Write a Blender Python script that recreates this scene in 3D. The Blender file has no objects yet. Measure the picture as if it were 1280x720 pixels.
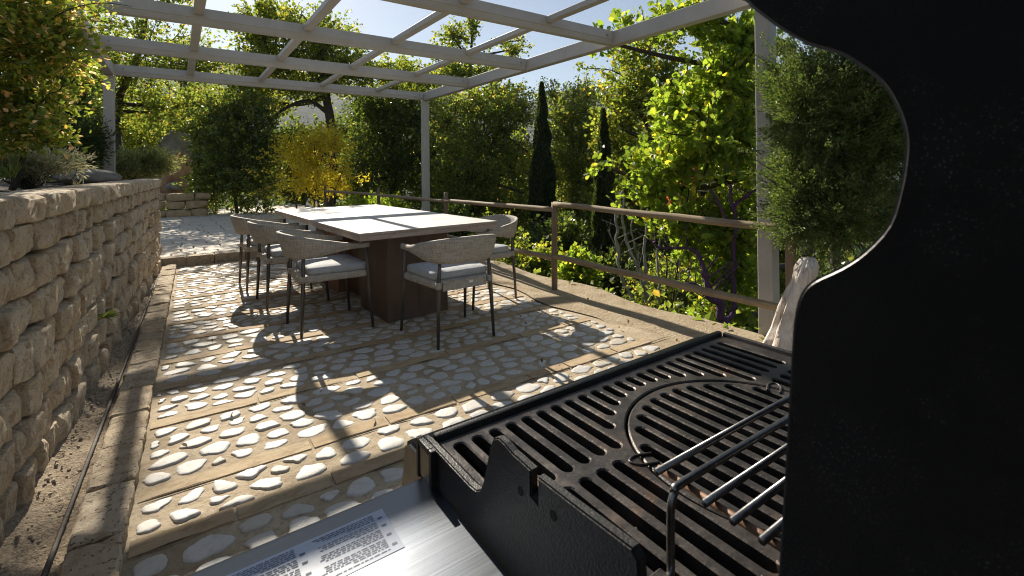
import bpy, bmesh, math, random
import numpy as np
from mathutils import Vector, Matrix, noise
from mathutils.geometry import delaunay_2d_cdt

random.seed(7)
RNG = np.random.default_rng(11)
R = math.radians
sc = bpy.context.scene
COL = sc.collection

# ------------------------------------------------------------------ camera
CF, CY0, ROLL, PSI, PITCH, CX = 589.77, 208.09, -9.635e-3, 0.60827, 5.669e-3, 632.66
EYE = Vector((0, 0, 1.2))
fw = Vector((math.sin(PSI), math.cos(PSI), 0)); rt = Vector((math.cos(PSI), -math.sin(PSI), 0)); up = Vector((0, 0, 1))
F2 = fw*math.cos(PITCH)+up*math.sin(PITCH); U2 = -fw*math.sin(PITCH)+up*math.cos(PITCH)
R3 = rt*math.cos(ROLL)+U2*math.sin(ROLL); U3 = -rt*math.sin(ROLL)+U2*math.cos(ROLL)
cam_d = bpy.data.cameras.new('camera'); cam = bpy.data.objects.new('camera', cam_d); COL.objects.link(cam)
cam.matrix_world = Matrix(((R3.x, U3.x, -F2.x, EYE.x), (R3.y, U3.y, -F2.y, EYE.y), (R3.z, U3.z, -F2.z, EYE.z), (0, 0, 0, 1)))
cam_d.sensor_width = 36; cam_d.lens = CF/1280*36
cam_d.shift_x = (640-CX)/1280; cam_d.shift_y = -(360-CY0)/1280
cam_d.clip_start = 0.02; cam_d.clip_end = 9000
cam_d.dof.use_dof = True; cam_d.dof.focus_distance = 2.4; cam_d.dof.aperture_fstop = 16
sc.camera = cam

def at(px, py, d):
    """survey of the photograph: the point seen at a pixel, d metres deep"""
    return EYE + (F2 + R3*((px-CX)/CF) - U3*((py-CY0)/CF))*d

# ------------------------------------------------------------------ world
SUN_EL, SUN_AZ = R(31.6), R(4.8)
w = bpy.data.worlds.new('World'); sc.world = w; w.use_nodes = True
nt = w.node_tree; bg = nt.nodes['Background']
sky = nt.nodes.new('ShaderNodeTexSky'); sky.sky_type = 'NISHITA'; sky.sun_disc = False
sky.sun_elevation = SUN_EL; sky.sun_rotation = SUN_AZ; sky.dust_density = .35; sky.air_density = 1.0; sky.ozone_density = .8
hs = nt.nodes.new('ShaderNodeHueSaturation'); hs.inputs['Saturation'].default_value = .72
nt.links.new(sky.outputs[0], hs.inputs['Color']); nt.links.new(hs.outputs[0], bg.inputs[0]); bg.inputs[1].default_value = 0.06
sl = bpy.data.lights.new('sun', 'SUN'); sl.energy = 5.0; sl.angle = R(0.53); sl.color = (1, .91, .77)
so = bpy.data.objects.new('sun', sl); COL.objects.link(so)
tosun = Vector((math.sin(SUN_AZ)*math.cos(SUN_EL), math.cos(SUN_AZ)*math.cos(SUN_EL), math.sin(SUN_EL)))
so.rotation_euler = tosun.to_track_quat('Z', 'Y').to_euler(); so.location = (0, 0, 30)
sc.view_settings.view_transform = 'Standard'; sc.view_settings.look = 'None'
sc.view_settings.exposure = 0.92; sc.view_settings.gamma = 1; sc.view_settings.use_curve_mapping = False
sc.render.engine = 'CYCLES'
cy = sc.cycles
cy.max_bounces = 6; cy.diffuse_bounces = 3; cy.glossy_bounces = 3; cy.transmission_bounces = 4; cy.volume_bounces = 0
cy.filter_width = 1.05; cy.use_denoising = True; cy.caustics_reflective = False; cy.caustics_refractive = False
cy.sample_clamp_indirect = 6

# ------------------------------------------------------------------ materials
class NB:
    def __init__(s, name):
        s.m = bpy.data.materials.new(name); s.m.use_nodes = True; s.t = s.m.node_tree
        s.b = s.t.nodes['Principled BSDF']; s.out = s.t.nodes['Material Output']
    def n(s, typ, **kw):
        nd = s.t.nodes.new(typ)
        for k, v in kw.items():
            if k.startswith('i_'):
                key = k[2:]; key = int(key) if key.isdigit() else key.replace('_', ' ')
                nd.inputs[key].default_value = v
            else: setattr(nd, k, v)
        return nd
    def l(s, a, b): s.t.links.new(a, b)
    def coord(s, scale=(1, 1, 1), rot=(0, 0, 0), kind='Object'):
        c = s.n('ShaderNodeTexCoord'); mp = s.n('ShaderNodeMapping'); mp.inputs['Scale'].default_value = scale; mp.inputs['Rotation'].default_value = rot
        s.l(c.outputs[kind], mp.inputs[0]); return mp.outputs[0]
    def noise(s, scale, detail=4, rough=.6, vec=None, dist=0):
        nd = s.n('ShaderNodeTexNoise'); nd.inputs['Scale'].default_value = scale; nd.inputs['Detail'].default_value = detail
        nd.inputs['Roughness'].default_value = rough; nd.inputs['Distortion'].default_value = dist
        if vec is not None: s.l(vec, nd.inputs['Vector'])
        return nd.outputs['Fac']
    def ramp(s, fac, stops, interp='LINEAR'):
        r = s.n('ShaderNodeValToRGB'); e = r.color_ramp; e.interpolation = interp
        while len(e.elements) < len(stops): e.elements.new(.5)
        for el, (p, c) in zip(e.elements, stops):
            el.position = p; el.color = (*c, 1) if len(c) == 3 else c
        s.l(fac, r.inputs[0]); return r.outputs[0]
    def mix(s, fac, a, b, mode='MIX'):
        m = s.n('ShaderNodeMix', data_type='RGBA', blend_type=mode)
        for v, i in ((fac, 0), (a, 6), (b, 7)):
            if isinstance(v, (int, float)): m.inputs[i].default_value = v
            elif isinstance(v, tuple): m.inputs[i].default_value = (*v, 1)
            else: s.l(v, m.inputs[i])
        return m.outputs[2]
    def math(s, op, a, b=0.0):
        m = s.n('ShaderNodeMath', operation=op)
        for v, i in ((a, 0), (b, 1)):
            if isinstance(v, (int, float)): m.inputs[i].default_value = v
            else: s.l(v, m.inputs[i])
        return m.outputs[0]
    def bump(s, h, strength=.5, dist=.01, prev=None):
        b = s.n('ShaderNodeBump'); b.inputs['Strength'].default_value = strength; b.inputs['Distance'].default_value = dist
        s.l(h, b.inputs['Height'])
        if prev is not None: s.l(prev, b.inputs['Normal'])
        return b.outputs[0]
    def island(s): return s.n('ShaderNodeNewGeometry').outputs['Random Per Island']
    def base(s, c):
        if isinstance(c, tuple): s.b.inputs['Base Color'].default_value = (*c, 1)
        else: s.l(c, s.b.inputs['Base Color'])
    def rough(s, v):
        if isinstance(v, (int, float)): s.b.inputs['Roughness'].default_value = v
        else: s.l(v, s.b.inputs['Roughness'])
    def normal(s, v): s.l(v, s.b.inputs['Normal'])
    def metal(s, v): s.b.inputs['Metallic'].default_value = v
    def spec(s, v): s.b.inputs['Specular IOR Level'].default_value = v

M = {}
def simple(name, col, rough=.5, metal=0, var=.15, nscale=30, bump=0, bscale=200, bdist=.002, spec=.5):
    k = NB(name); v = k.coord()
    f = k.noise(nscale, 5, .65, v)
    lo = tuple(c*(1-var) for c in col); hi = tuple(min(1, c*(1+var)) for c in col)
    k.base(k.ramp(f, [(.3, lo), (.7, hi)])); k.rough(rough); k.metal(metal); k.spec(spec)
    if bump: k.normal(k.bump(k.noise(bscale, 4, .6, v), bump, bdist))
    M[name] = k.m; return k.m

def leaf_mat(name, stops, trans=.45, rough=.42, tint=(1.2, 1.15, .55), spec=.5, tboost=2.8):
    trans = min(.62, trans+.1); stops = [(p, tuple(x*1.4 for x in c)) for p, c in stops]
    k = NB(name); r = k.island()
    c = k.ramp(r, stops)
    k.base(c); k.rough(rough); k.spec(spec)
    t = k.n('ShaderNodeBsdfTranslucent')
    k.l(k.mix(1.0, c, tuple(x*tboost for x in tint), 'MULTIPLY'), t.inputs['Color'])
    mx = k.n('ShaderNodeMixShader'); mx.inputs[0].default_value = trans
    k.l(k.b.outputs[0], mx.inputs[1]); k.l(t.outputs[0], mx.inputs[2]); k.l(mx.outputs[0], k.out.inputs['Surface'])
    M[name] = k.m; return k.m

# stone of the retaining wall
k = NB('wall_stone'); v = k.coord(); ri = k.island()
c1 = k.ramp(ri, [(0, (.50, .38, .245)), (.2, (.64, .52, .37)), (.4, (.55, .41, .26)), (.6, (.70, .60, .455)), (.8, (.59, .475, .325)), (1, (.46, .36, .25))])
f1 = k.noise(9, 8, .7, v, .4); c2 = k.mix(k.ramp(f1, [(.42, (0, 0, 0)), (.6, (1, 1, 1))]), c1, (.70, .59, .43))
f2 = k.noise(16, 6, .7, v, .8); c3 = k.mix(k.ramp(f2, [(.50, (0, 0, 0)), (.62, (.7, .7, .7))]), c2, (.36, .24, .135))
f3 = k.noise(90, 4, .7, v); c4 = k.mix(k.ramp(f3, [(.54, (0, 0, 0)), (.63, (.6, .6, .6))]), c3, (.20, .15, .10))
k.base(c4); k.rough(.88)
vo = k.n('ShaderNodeTexVoronoi', feature='F1'); vo.inputs['Scale'].default_value = 26; k.l(v, vo.inputs['Vector'])
hb = k.math('ADD', k.noise(34, 10, .72, v, .3), k.math('MULTIPLY', vo.outputs['Distance'], .5))
k.normal(k.bump(k.noise(160, 6, .75, v), .8, .006, k.bump(hb, .9, .016)))
M['wall_stone'] = k.m
simple('wall_mortar', (.17, .135, .095), .95, var=.4, nscale=25, bump=.8, bscale=90, bdist=.01)

# terrace mortar
k = NB('patio_mortar'); v = k.coord()
f = k.noise(3.2, 6, .62, v, .3); g = k.noise(38, 8, .75, v)
c = k.ramp(f, [(.36, (.30, .235, .15)), (.5, (.41, .33, .225)), (.66, (.485, .40, .285))])
c = k.mix(k.ramp(g, [(.49, (0, 0, 0)), (.62, (.6, .6, .6))]), c, (.22, .155, .085))
mo = k.noise(1.7, 4, .7, v, .6); c = k.mix(k.ramp(mo, [(.60, (0, 0, 0)), (.75, (.4, .4, .4))]), c, (.24, .22, .09))
k.base(c); k.rough(.92)
k.normal(k.bump(k.noise(140, 5, .7, v), .6, .004, k.bump(k.noise(22, 6, .6, v), .6, .012)))
M['patio_mortar'] = k.m
# pebbles
k = NB('pebble'); v = k.coord(); ri = k.island()
c = k.ramp(ri, [(0, (.46, .435, .39)), (.3, (.55, .535, .505)), (.6, (.49, .48, .46)), (.85, (.58, .555, .51)), (1, (.42, .375, .31))])
f = k.noise(26, 7, .65, v, .6); c = k.mix(k.ramp(f, [(.5, (0, 0, 0)), (.64, (.6, .6, .6))]), c, (.40, .37, .32))
f = k.noise(55, 3, .5, v, 1.2); c = k.mix(k.ramp(f, [(.66, (0, 0, 0)), (.72, (.45, .45, .45))]), c, (.33, .27, .2))
k.base(c); k.rough(.62)
k.normal(k.bump(k.noise(60, 6, .65, v), .4, .005)); M['pebble'] = k.m
# terracotta-coloured strips in the paving
k = NB('strip_stone'); v = k.coord(); ri = k.island()
c = k.ramp(ri, [(0, (.41, .305, .185)), (.5, (.46, .36, .23)), (1, (.39, .27, .165))])
f = k.noise(1, 8, .72, k.coord((9, 24, 20)), .5); c = k.mix(k.ramp(f, [(.46, (0, 0, 0)), (.6, (.7, .7, .7))]), c, (.27, .19, .10))
f = k.noise(8, 5, .7, v); c = k.mix(k.ramp(f, [(.58, (0, 0, 0)), (.7, (.5, .5, .5))]), c, (.36, .31, .12))
k.base(c); k.rough(.9); k.normal(k.bump(k.noise(40, 9, .75, v), .6, .006)); M['strip_stone'] = k.m
# kerb and flag stones
k = NB('kerb_stone'); v = k.coord(); ri = k.island()
c = k.ramp(ri, [(0, (.42, .335, .225)), (.4, (.50, .41, .29)), (.7, (.45, .355, .235)), (1, (.53, .45, .34))])
f = k.noise(14, 8, .72, v, .3); c = k.mix(k.ramp(f, [(.46, (0, 0, 0)), (.6, (.75, .75, .75))]), c, (.32, .23, .135))
f = k.noise(75, 3, .6, v); pit = k.ramp(f, [(.60, (0, 0, 0)), (.65, (1, 1, 1))]); c = k.mix(k.math('MULTIPLY', pit, .8), c, (.12, .085, .05))
k.base(c); k.rough(.9); k.normal(k.bump(k.math('SUBTRACT', k.noise(34, 10, .75, v), pit), .8, .012)); M['kerb_stone'] = k.m
k = NB('flag_stone'); v = k.coord(); ri = k.island()
c = k.ramp(ri, [(0, (.55, .48, .39)), (.4, (.64, .575, .49)), (.7, (.58, .51, .42)), (1, (.67, .61, .53))])
f = k.noise(9, 8, .72, v, .3); c = k.mix(k.ramp(f, [(.5, (0, 0, 0)), (.75, (.5, .5, .5))]), c, (.42, .35, .26))
k.base(c); k.rough(.85); k.normal(k.bump(k.noise(25, 8, .7, v), .5, .01)); M['flag_stone'] = k.m
simple('joint_dirt', (.06, .043, .025), .95, var=.4)
simple('gravel', (.30, .235, .16), .95, var=.5, nscale=90, bump=.8, bscale=110, bdist=.012)
simple('grit', (.42, .34, .24), .95, var=.4, nscale=60)
simple('drain_metal', (.10, .085, .07), .8, var=.5, nscale=40, bump=.4)
simple('soil', (.13, .10, .07), .95, var=.45, nscale=30, bump=.9, bscale=60, bdist=.03)
# dirt edge
k = NB('dirt'); v = k.coord(); f = k.noise(6, 8, .7, v)
c = k.ramp(f, [(.3, (.30, .22, .13)), (.5, (.42, .33, .215)), (.7, (.50, .41, .285))]); k.base(c); k.rough(.95)
k.normal(k.bump(k.noise(40, 8, .7, v), .9, .03)); M['dirt'] = k.m
# terrain
k = NB('terrain'); v = k.coord(); f = k.noise(.5, 8, .7, v); g = k.noise(.03, 10, .75, v)
c = k.ramp(f, [(.3, (.045, .05, .022)), (.5, (.085, .08, .04)), (.7, (.15, .125, .07))])
h = k.ramp(g, [(.35, (.022, .034, .016)), (.52, (.036, .048, .024)), (.64, (.06, .066, .036)), (.75, (.13, .125, .09))])
geo = k.n('ShaderNodeNewGeometry'); ln = k.n('ShaderNodeVectorMath', operation='LENGTH'); k.l(geo.outputs['Position'], ln.inputs[0])
c = k.mix(k.ramp(k.math('DIVIDE', ln.outputs['Value'], 200.0), [(.3, (0, 0, 0)), (.6, (1, 1, 1))]), c, h)
k.base(c); k.rough(1); k.normal(k.bump(k.noise(.15, 8, .7, v), .6, 3.0)); M['terrain'] = k.m

# painted steel of the pergola
k = NB('grey_paint'); v = k.coord(); f = k.noise(5, 6, .65, v, .4)
k.base(k.ramp(f, [(.3, (.40, .385, .35)), (.7, (.47, .45, .42))])); k.rough(k.ramp(k.noise(14, 4, .6, v), [(.3, (.36,)*3), (.7, (.5,)*3)])); k.spec(.4)
k.normal(k.bump(k.noise(300, 2, .5, v), .06, .001)); M['grey_paint'] = k.m
simple('bolt_metal', (.32, .30, .27), .4, .6)
# wood rails
def wood(name, lo, hi, sc3, rough=.8):
    k = NB(name); v = k.coord(sc3); f = k.noise(1, 8, .7, v, .6)
    c = k.ramp(f, [(.3, lo), (.68, hi)]); g = k.noise(4, 5, .6, k.coord()); c = k.mix(k.ramp(g, [(.5, (0, 0, 0)), (.72, (.5, .5, .5))]), c, tuple(x*.55 for x in lo))
    k.base(c); k.rough(rough); k.normal(k.bump(f, .6, .006)); M[name] = k.m
wood('rail_wood', (.165, .12, .068), (.35, .265, .165), (40, 1.5, 40))
wood('post_wood', (.13, .088, .055), (.24, .17, .115), (40, 40, 2))
# table
k = NB('table_stone'); v = k.coord(); f = k.noise(5, 9, .7, v, .4); g = k.noise(60, 5, .7, v)
c = k.ramp(f, [(.36, (.47, .45, .415)), (.62, (.62, .60, .565))]); c = k.mix(k.ramp(g, [(.6, (0, 0, 0)), (.75, (.35, .35, .35))]), c, (.48, .44, .38))
k.base(c); k.rough(.55); k.normal(k.bump(g, .2, .003)); M['table_stone'] = k.m
k = NB('table_edge'); v = k.coord((3, 3, 60)); f = k.noise(1, 8, .75, v, 1.2); g = k.noise(1, 5, .7, k.coord((25, 25, 90)))
c = k.ramp(f, [(.3, (.24, .18, .135)), (.55, (.42, .34, .275)), (.75, (.54, .47, .40))]); c = k.mix(k.ramp(g, [(.57, (0, 0, 0)), (.66, (.7, .7, .7))]), c, (.17, .125, .095))
k.base(c); k.rough(.75); k.normal(k.bump(f, .4, .004)); M['table_edge'] = k.m
def rust(name, a, b, c_):
    k = NB(name); v = k.coord((1, 1, .5)); f = k.noise(6, 8, .7, v, .6); g = k.noise(1, 4, .6, k.coord((20, 20, 1)))
    c = k.ramp(f, [(.3, a), (.55, b), (.75, c_)]); c = k.mix(.35, c, k.ramp(g, [(.35, a), (.7, b)])); k.base(c); k.rough(.62); k.spec(.35)
    k.normal(k.bump(k.noise(90, 5, .7, v), .15, .003)); M[name] = k.m
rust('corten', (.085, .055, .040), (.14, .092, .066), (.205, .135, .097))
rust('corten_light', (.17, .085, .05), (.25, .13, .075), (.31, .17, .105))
# chairs
simple('bronze_metal', (.105, .095, .082), .42, .55, var=.12)
def weave(name, a, b, c_, s=330):
    k = NB(name); c0 = k.coord((s, s, s))
    wa = k.n('ShaderNodeTexWave', wave_type='BANDS', bands_direction='Z'); wa.inputs['Scale'].default_value = .35; wa.inputs['Distortion'].default_value = 1.5; k.l(c0, wa.inputs['Vector'])
    wb = k.n('ShaderNodeTexWave', wave_type='BANDS', bands_direction='DIAGONAL'); wb.inputs['Scale'].default_value = .33; wb.inputs['Distortion'].default_value = 1.2; k.l(c0, wb.inputs['Vector'])
    f = k.noise(1, 4, .6, k.coord((12, 12, 150))); g = k.noise(1, 4, .6, k.coord((130, 130, 14)))
    c = k.ramp(k.math('MULTIPLY', k.math('ADD', f, g), .5), [(.40, a), (.5, b), (.60, c_)])
    h = k.math('MULTIPLY', wa.outputs['Fac'], wb.outputs['Fac']); c = k.mix(k.ramp(h, [(0, (.55, .55, .55)), (.35, (0, 0, 0))]), c, tuple(x*.5 for x in a))
    k.base(c); k.rough(.8); k.normal(k.bump(h, .5, .002)); M[name] = k.m
weave('woven_rope', (.34, .305, .25), (.50, .455, .385), (.62, .575, .50))
weave('cushion_fabric', (.43, .45, .47), (.50, .52, .54), (.56, .575, .59), 500)
simple('tag_cloth', (.75, .75, .73), .8)
# grill
k = NB('cast_iron'); v = k.coord(); f = k.noise(22, 8, .72, v, .4); g = k.noise(150, 5, .7, v)
c = k.ramp(f, [(.34, (.026, .023, .021)), (.5, (.052, .044, .039)), (.66, (.098, .082, .071))])
c = k.mix(k.ramp(k.noise(11, 6, .7, v, .8), [(.56, (0, 0, 0)), (.68, (.38, .38, .38))]), c, (.19, .10, .055))
c = k.mix(k.ramp(g, [(.60, (0, 0, 0)), (.7, (.5, .5, .5))]), c, (.012, .011, .010))
k.base(c); k.rough(k.ramp(f, [(.3, (.28,)*3), (.7, (.48,)*3)])); k.metal(.45)
k.normal(k.bump(g, .4, .0016, k.bump(k.noise(40, 4, .6, v), .3, .002))); M['cast_iron'] = k.m
k = NB('black_enamel'); v = k.coord(); g = k.noise(520, 3, .6, v)
k.base(k.ramp(k.noise(200, 3, .7, v), [(.4, (.010, .0095, .009)), (.72, (.024, .022, .020))])); k.rough(.42); k.spec(.4); k.normal(k.bump(g, .5, .0012)); M['black_enamel'] = k.m
k = NB('lid_black'); v = k.coord(); g = k.noise(900, 4, .7, v)
sp_ = k.n('ShaderNodeTexVoronoi', feature='F1'); sp_.inputs['Scale'].default_value = 700; k.l(v, sp_.inputs['Vector'])
k.base(k.mix(k.ramp(k.noise(28, 5, .7, v), [(.5, (0, 0, 0)), (.64, (1, 1, 1))]), (.0065, .0062, .0058), k.ramp(sp_.outputs['Distance'], [(.10, (.16, .145, .13)), (.22, (.010, .0095, .009))]))); k.rough(k.ramp(k.noise(9, 5, .7, v), [(.38, (.36,)*3), (.62, (.6,)*3)])); k.spec(.16); k.normal(k.bump(g, 1.0, .0018)); M['lid_black'] = k.m
k = NB('brushed_steel'); f = k.noise(1, 6, .65, k.coord((6, 400, 6))); f2 = k.noise(9, 5, .6, k.coord())
sc_ = k.ramp(k.noise(1, 5, .8, k.coord((14, 160, 14), (0, 0, .9)), ), [(.56, (0, 0, 0)), (.7, (1, 1, 1))])
k.base(k.mix(k.math('MULTIPLY', sc_, .25) if False else k.ramp(f2, [(.4, (0, 0, 0)), (.75, (.35, .35, .35))]), (.15, .165, .19), (.13, .135, .14))); k.metal(1)
k.rough(k.math('ADD', k.math('MULTIPLY', f, .22), .25)); k.normal(k.bump(f, .12, .0006)); M['brushed_steel'] = k.m
simple('dull_steel', (.36, .33, .29), .45, 1, var=.2)
simple('rack_chrome', (.17, .17, .17), .34, 1, var=.35, nscale=60, bump=.1)
simple('rack_rust', (.17, .095, .058), .6, .4, var=.5, nscale=120, bump=.4)
simple('label_film', (.36, .41, .49), .35, 0, var=.04)
simple('label_print', (.085, .10, .14), .6)
simple('lid_edge_highlight', (.05, .048, .046), .4, .3, var=.3, nscale=300)  # lighter grey puts the sunlit highlight of the lid rim into its colour
simple('black_plastic', (.018, .018, .018), .45)
simple('firebox', (.012, .010, .009), .8)
# vegetation
def bark(name, a, b):
    k = NB(name); f = k.noise(1, 8, .7, k.coord((14, 14, 3)), .8); k.base(k.ramp(f, [(.3, a), (.7, b)])); k.rough(.95); k.normal(k.bump(f, .8, .02)); M[name] = k.m
bark('bark_dark', (.030, .024, .018), (.085, .07, .052))
bark('bark_pale', (.20, .19, .175), (.42, .41, .39))
bark('purple_paint', (.055, .028, .065), (.125, .062, .145))
leaf_mat('laurel_leaf', [(0, (.030, .050, .014)), (.45, (.052, .078, .020)), (.8, (.085, .105, .026)), (1, (.17, .16, .045))], .40, .24, spec=.9)
leaf_mat('yellow_leaf', [(0, (.36, .285, .03)), (.35, (.44, .365, .035)), (.7, (.48, .41, .05)), (.9, (.30, .31, .05)), (1, (.30, .17, .03))], .5, .5, (1.0, 1.0, .5), tboost=1.35)
leaf_mat('oak_leaf', [(0, (.040, .060, .013)), (.45, (.070, .095, .020)), (.8, (.11, .13, .025)), (1, (.22, .17, .035))], .45, .36)
leaf_mat('oak_dry_leaf', [(0, (.050, .070, .018)), (.45, (.075, .098, .024)), (.85, (.105, .125, .032)), (.96, (.17, .15, .04)), (1, (.26, .14, .045))], .45, .36)
leaf_mat('evergreen_leaf', [(0, (.026, .042, .013)), (.5, (.044, .065, .019)), (.85, (.08, .10, .025)), (1, (.15, .15, .04))], .38, .28, spec=.8)
leaf_mat('bright_leaf', [(0, (.060, .090, .016)), (.4, (.095, .130, .022)), (.82, (.13, .160, .030)), (.965, (.21, .20, .035)), (1, (.40, .31, .045))], .5, .34, (1.08, 1.12, .5), tboost=2.5)
leaf_mat('abelia_leaf', [(0, (.045, .070, .018)), (.45, (.085, .115, .025)), (.80, (.14, .15, .03)), (.88, (.26, .17, .06)), (.93, (.46, .30, .23)), (1, (.60, .45, .40))], .45, .34, (1.15, 1.1, .6), tboost=3.2)
leaf_mat('juniper_leaf', [(0, (.042, .066, .020)), (.5, (.068, .098, .030)), (.85, (.10, .13, .038)), (1, (.14, .13, .05))], .3, .5, (1.1, 1.15, .6), tboost=1.5)
leaf_mat('cypress_leaf', [(0, (.012, .020, .008)), (.6, (.022, .034, .012)), (.9, (.04, .055, .016)), (1, (.09, .09, .03))], .25, .5)
leaf_mat('conifer_leaf', [(0, (.014, .026, .010)), (.6, (.028, .045, .015)), (1, (.06, .08, .022))], .25, .55)
leaf_mat('silver_leaf', [(0, (.11, .12, .09)), (.6, (.17, .175, .13)), (1, (.24, .22, .15))], .35, .6, (1.1, 1.05, .8))
leaf_mat('grey_juniper_leaf', [(0, (.08, .105, .05)), (.6, (.13, .15, .07)), (1, (.21, .20, .10))], .4, .55, (1.1, 1.05, .6), tboost=1.8)
leaf_mat('red_leaf', [(0, (.10, .030, .020)), (.6, (.18, .055, .03)), (1, (.28, .12, .05))], .45, .45, (1.2, .9, .6))
leaf_mat('dry_leaf', [(0, (.08, .05, .025)), (.6, (.14, .085, .04)), (1, (.22, .15, .07))], .2, .7, tboost=1.0)
leaf_mat('grass_leaf', [(0, (.05, .09, .02)), (.6, (.09, .13, .03)), (1, (.16, .16, .05))], .4, .5, tboost=1.3)
k = NB('rock_brown'); v = k.coord(); f = k.noise(1.6, 9, .7, v, .5)
z = k.n('ShaderNodeSeparateXYZ'); k.l(k.coord(), z.inputs[0])
c = k.ramp(f, [(.3, (.26, .14, .085)), (.5, (.48, .28, .17)), (.68, (.58, .42, .29))])
c = k.mix(k.ramp(k.math('ADD', z.outputs[2], k.math('MULTIPLY', f, .6)), [(1.75/4, (0, 0, 0)), (2.1/4, (1, 1, 1))]) if False else 0.0, c, (.2, .19, .18))
k.base(c); k.rough(.9); k.normal(k.bump(k.noise(5, 9, .7, v), .9, .08)); M['rock_brown'] = k.m
simple('rock_grey', (.31, .29, .27), .9, var=.4, nscale=4, bump=.8, bscale=8, bdist=.06)
k = NB('rock_pale'); v = k.coord(); f = k.noise(1, 9, .72, k.coord((16, 16, 3.5)), .8); g = k.noise(9, 7, .7, v, .4)
c = k.ramp(g, [(.36, (.50, .42, .35)), (.5, (.62, .55, .48)), (.64, (.70, .65, .58))]); c = k.mix(k.ramp(f, [(.36, (.85, .85, .85)), (.45, (0, 0, 0))]), c, (.20, .15, .11))
k.base(c); k.rough(.9); k.normal(k.bump(k.noise(50, 8, .7, v), .5, .006, k.bump(f, .8, .02))); M['rock_pale'] = k.m
simple('rock_block', (.46, .335, .19), .9, var=.3, nscale=6, bump=.7, bscale=30, bdist=.02)
simple('slab_grey', (.26, .24, .205), .9, var=.2, nscale=8, bump=.5, bscale=30, bdist=.01)

# ------------------------------------------------------------------ object helpers
def tag(o, label=None, cat=None, group=None, kind=None):
    if label: o['label'] = label
    if cat: o['category'] = cat
    if group: o['group'] = group
    if kind: o['kind'] = kind
    return o
def empty(name, loc, rz=0):
    o = bpy.data.objects.new(name, None); COL.objects.link(o); o.location = loc; o.rotation_euler = (0, 0, rz); o.empty_display_size = .1
    return o
def obj_np(name, V, F, mat, parent=None, smooth=False, mats=None, mi=None, auto=None):
    """V (n,3) array, F list of arrays (m,k): faces grouped by corner count; verts in world space when the parent is unrotated"""
    V = np.asarray(V, np.float32)
    if parent is not None: V = V - np.array(parent_origin(parent), np.float32)
    me = bpy.data.meshes.new(name)
    F = [np.asarray(f, np.int32) for f in F if len(f)]
    nl = sum(f.size for f in F); nf = sum(len(f) for f in F)
    me.vertices.add(len(V)); me.vertices.foreach_set('co', V.ravel())
    me.loops.add(nl); me.loops.foreach_set('vertex_index', np.concatenate([f.ravel() for f in F]))
    tot = np.concatenate([np.full(len(f), f.shape[1], np.int32) for f in F])
    st = np.concatenate([[0], np.cumsum(tot)[:-1]]).astype(np.int32)
    me.polygons.add(nf); me.polygons.foreach_set('loop_start', st); me.polygons.foreach_set('loop_total', tot)
    for m_ in (mats or [mat]): me.materials.append(M[m_])
    if mi is not None: me.polygons.foreach_set('material_index', np.asarray(mi, np.int32))
    me.polygons.foreach_set('use_smooth', np.full(nf, bool(smooth) or auto is not None))
    me.update(calc_edges=True)
    if auto: me.set_sharp_from_angle(angle=R(auto))
    o = bpy.data.objects.new(name, me); COL.objects.link(o)
    if parent is not None: o.parent = parent
    return o
ORIG = {}
def parent_origin(p):
    v = Vector((0, 0, 0))
    while p is not None:
        v = v + p.location; p = p.parent
    return v
def obj_bm(name, bm, mat, parent=None, smooth=False, local=False, mats=None, auto=None):
    if parent is not None and not local: bmesh.ops.translate(bm, verts=bm.verts, vec=-parent_origin(parent))
    me = bpy.data.meshes.new(name); bmesh.ops.recalc_face_normals(bm, faces=bm.faces); bm.to_mesh(me); bm.free()
    for m_ in (mats or [mat]): me.materials.append(M[m_])
    if smooth: me.polygons.foreach_set('use_smooth', np.ones(len(me.polygons), bool))
    if auto: me.set_sharp_from_angle(angle=R(auto))
    o = bpy.data.objects.new(name, me); COL.objects.link(o)
    if parent is not None: o.parent = parent
    return o
def bx(bm, x0, x1, y0, y1, z0, z1, bev=0, seg=2):
    r = bmesh.ops.create_cube(bm, size=1)
    vs = r['verts']
    bmesh.ops.scale(bm, vec=(x1-x0, y1-y0, z1-z0), verts=vs); bmesh.ops.translate(bm, vec=((x0+x1)/2, (y0+y1)/2, (z0+z1)/2), verts=vs)
    if bev:
        es = list({e for v_ in vs for e in v_.link_edges})
        r = bmesh.ops.bevel(bm, geom=es, offset=bev, segments=seg, affect='EDGES', profile=.5)
        vs = list({v_ for f in r['faces'] for v_ in f.verts} | {v_ for v_ in vs if v_.is_valid})
    return vs
def tube_np(pts, rad, n=8, cap=True):
    pts = [Vector(p) for p in pts]; V = []; Q = []; T = []
    if not hasattr(rad, '__len__'): rad = [rad]*len(pts)
    ref = None
    for i, p in enumerate(pts):
        t = (pts[min(i+1, len(pts)-1)]-pts[max(i-1, 0)]).normalized()
        if ref is None:
            ref = t.orthogonal().normalized()
        ref = (ref - t*ref.dot(t)).normalized(); b = t.cross(ref)
        for j in range(n):
            a = 2*math.pi*j/n; V.append(p+(ref*math.cos(a)+b*math.sin(a))*rad[i])
    for i in range(len(pts)-1):
        for j in range(n):
            Q.append((i*n+j, i*n+(j+1) % n, (i+1)*n+(j+1) % n, (i+1)*n+j))
    V = np.array([tuple(v_) for v_ in V])
    caps = [list(range(n))[::-1], list(range((len(pts)-1)*n, len(pts)*n))] if cap else []
    return V, np.array(Q), np.array(caps) if cap else np.zeros((0, n), int)
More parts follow.
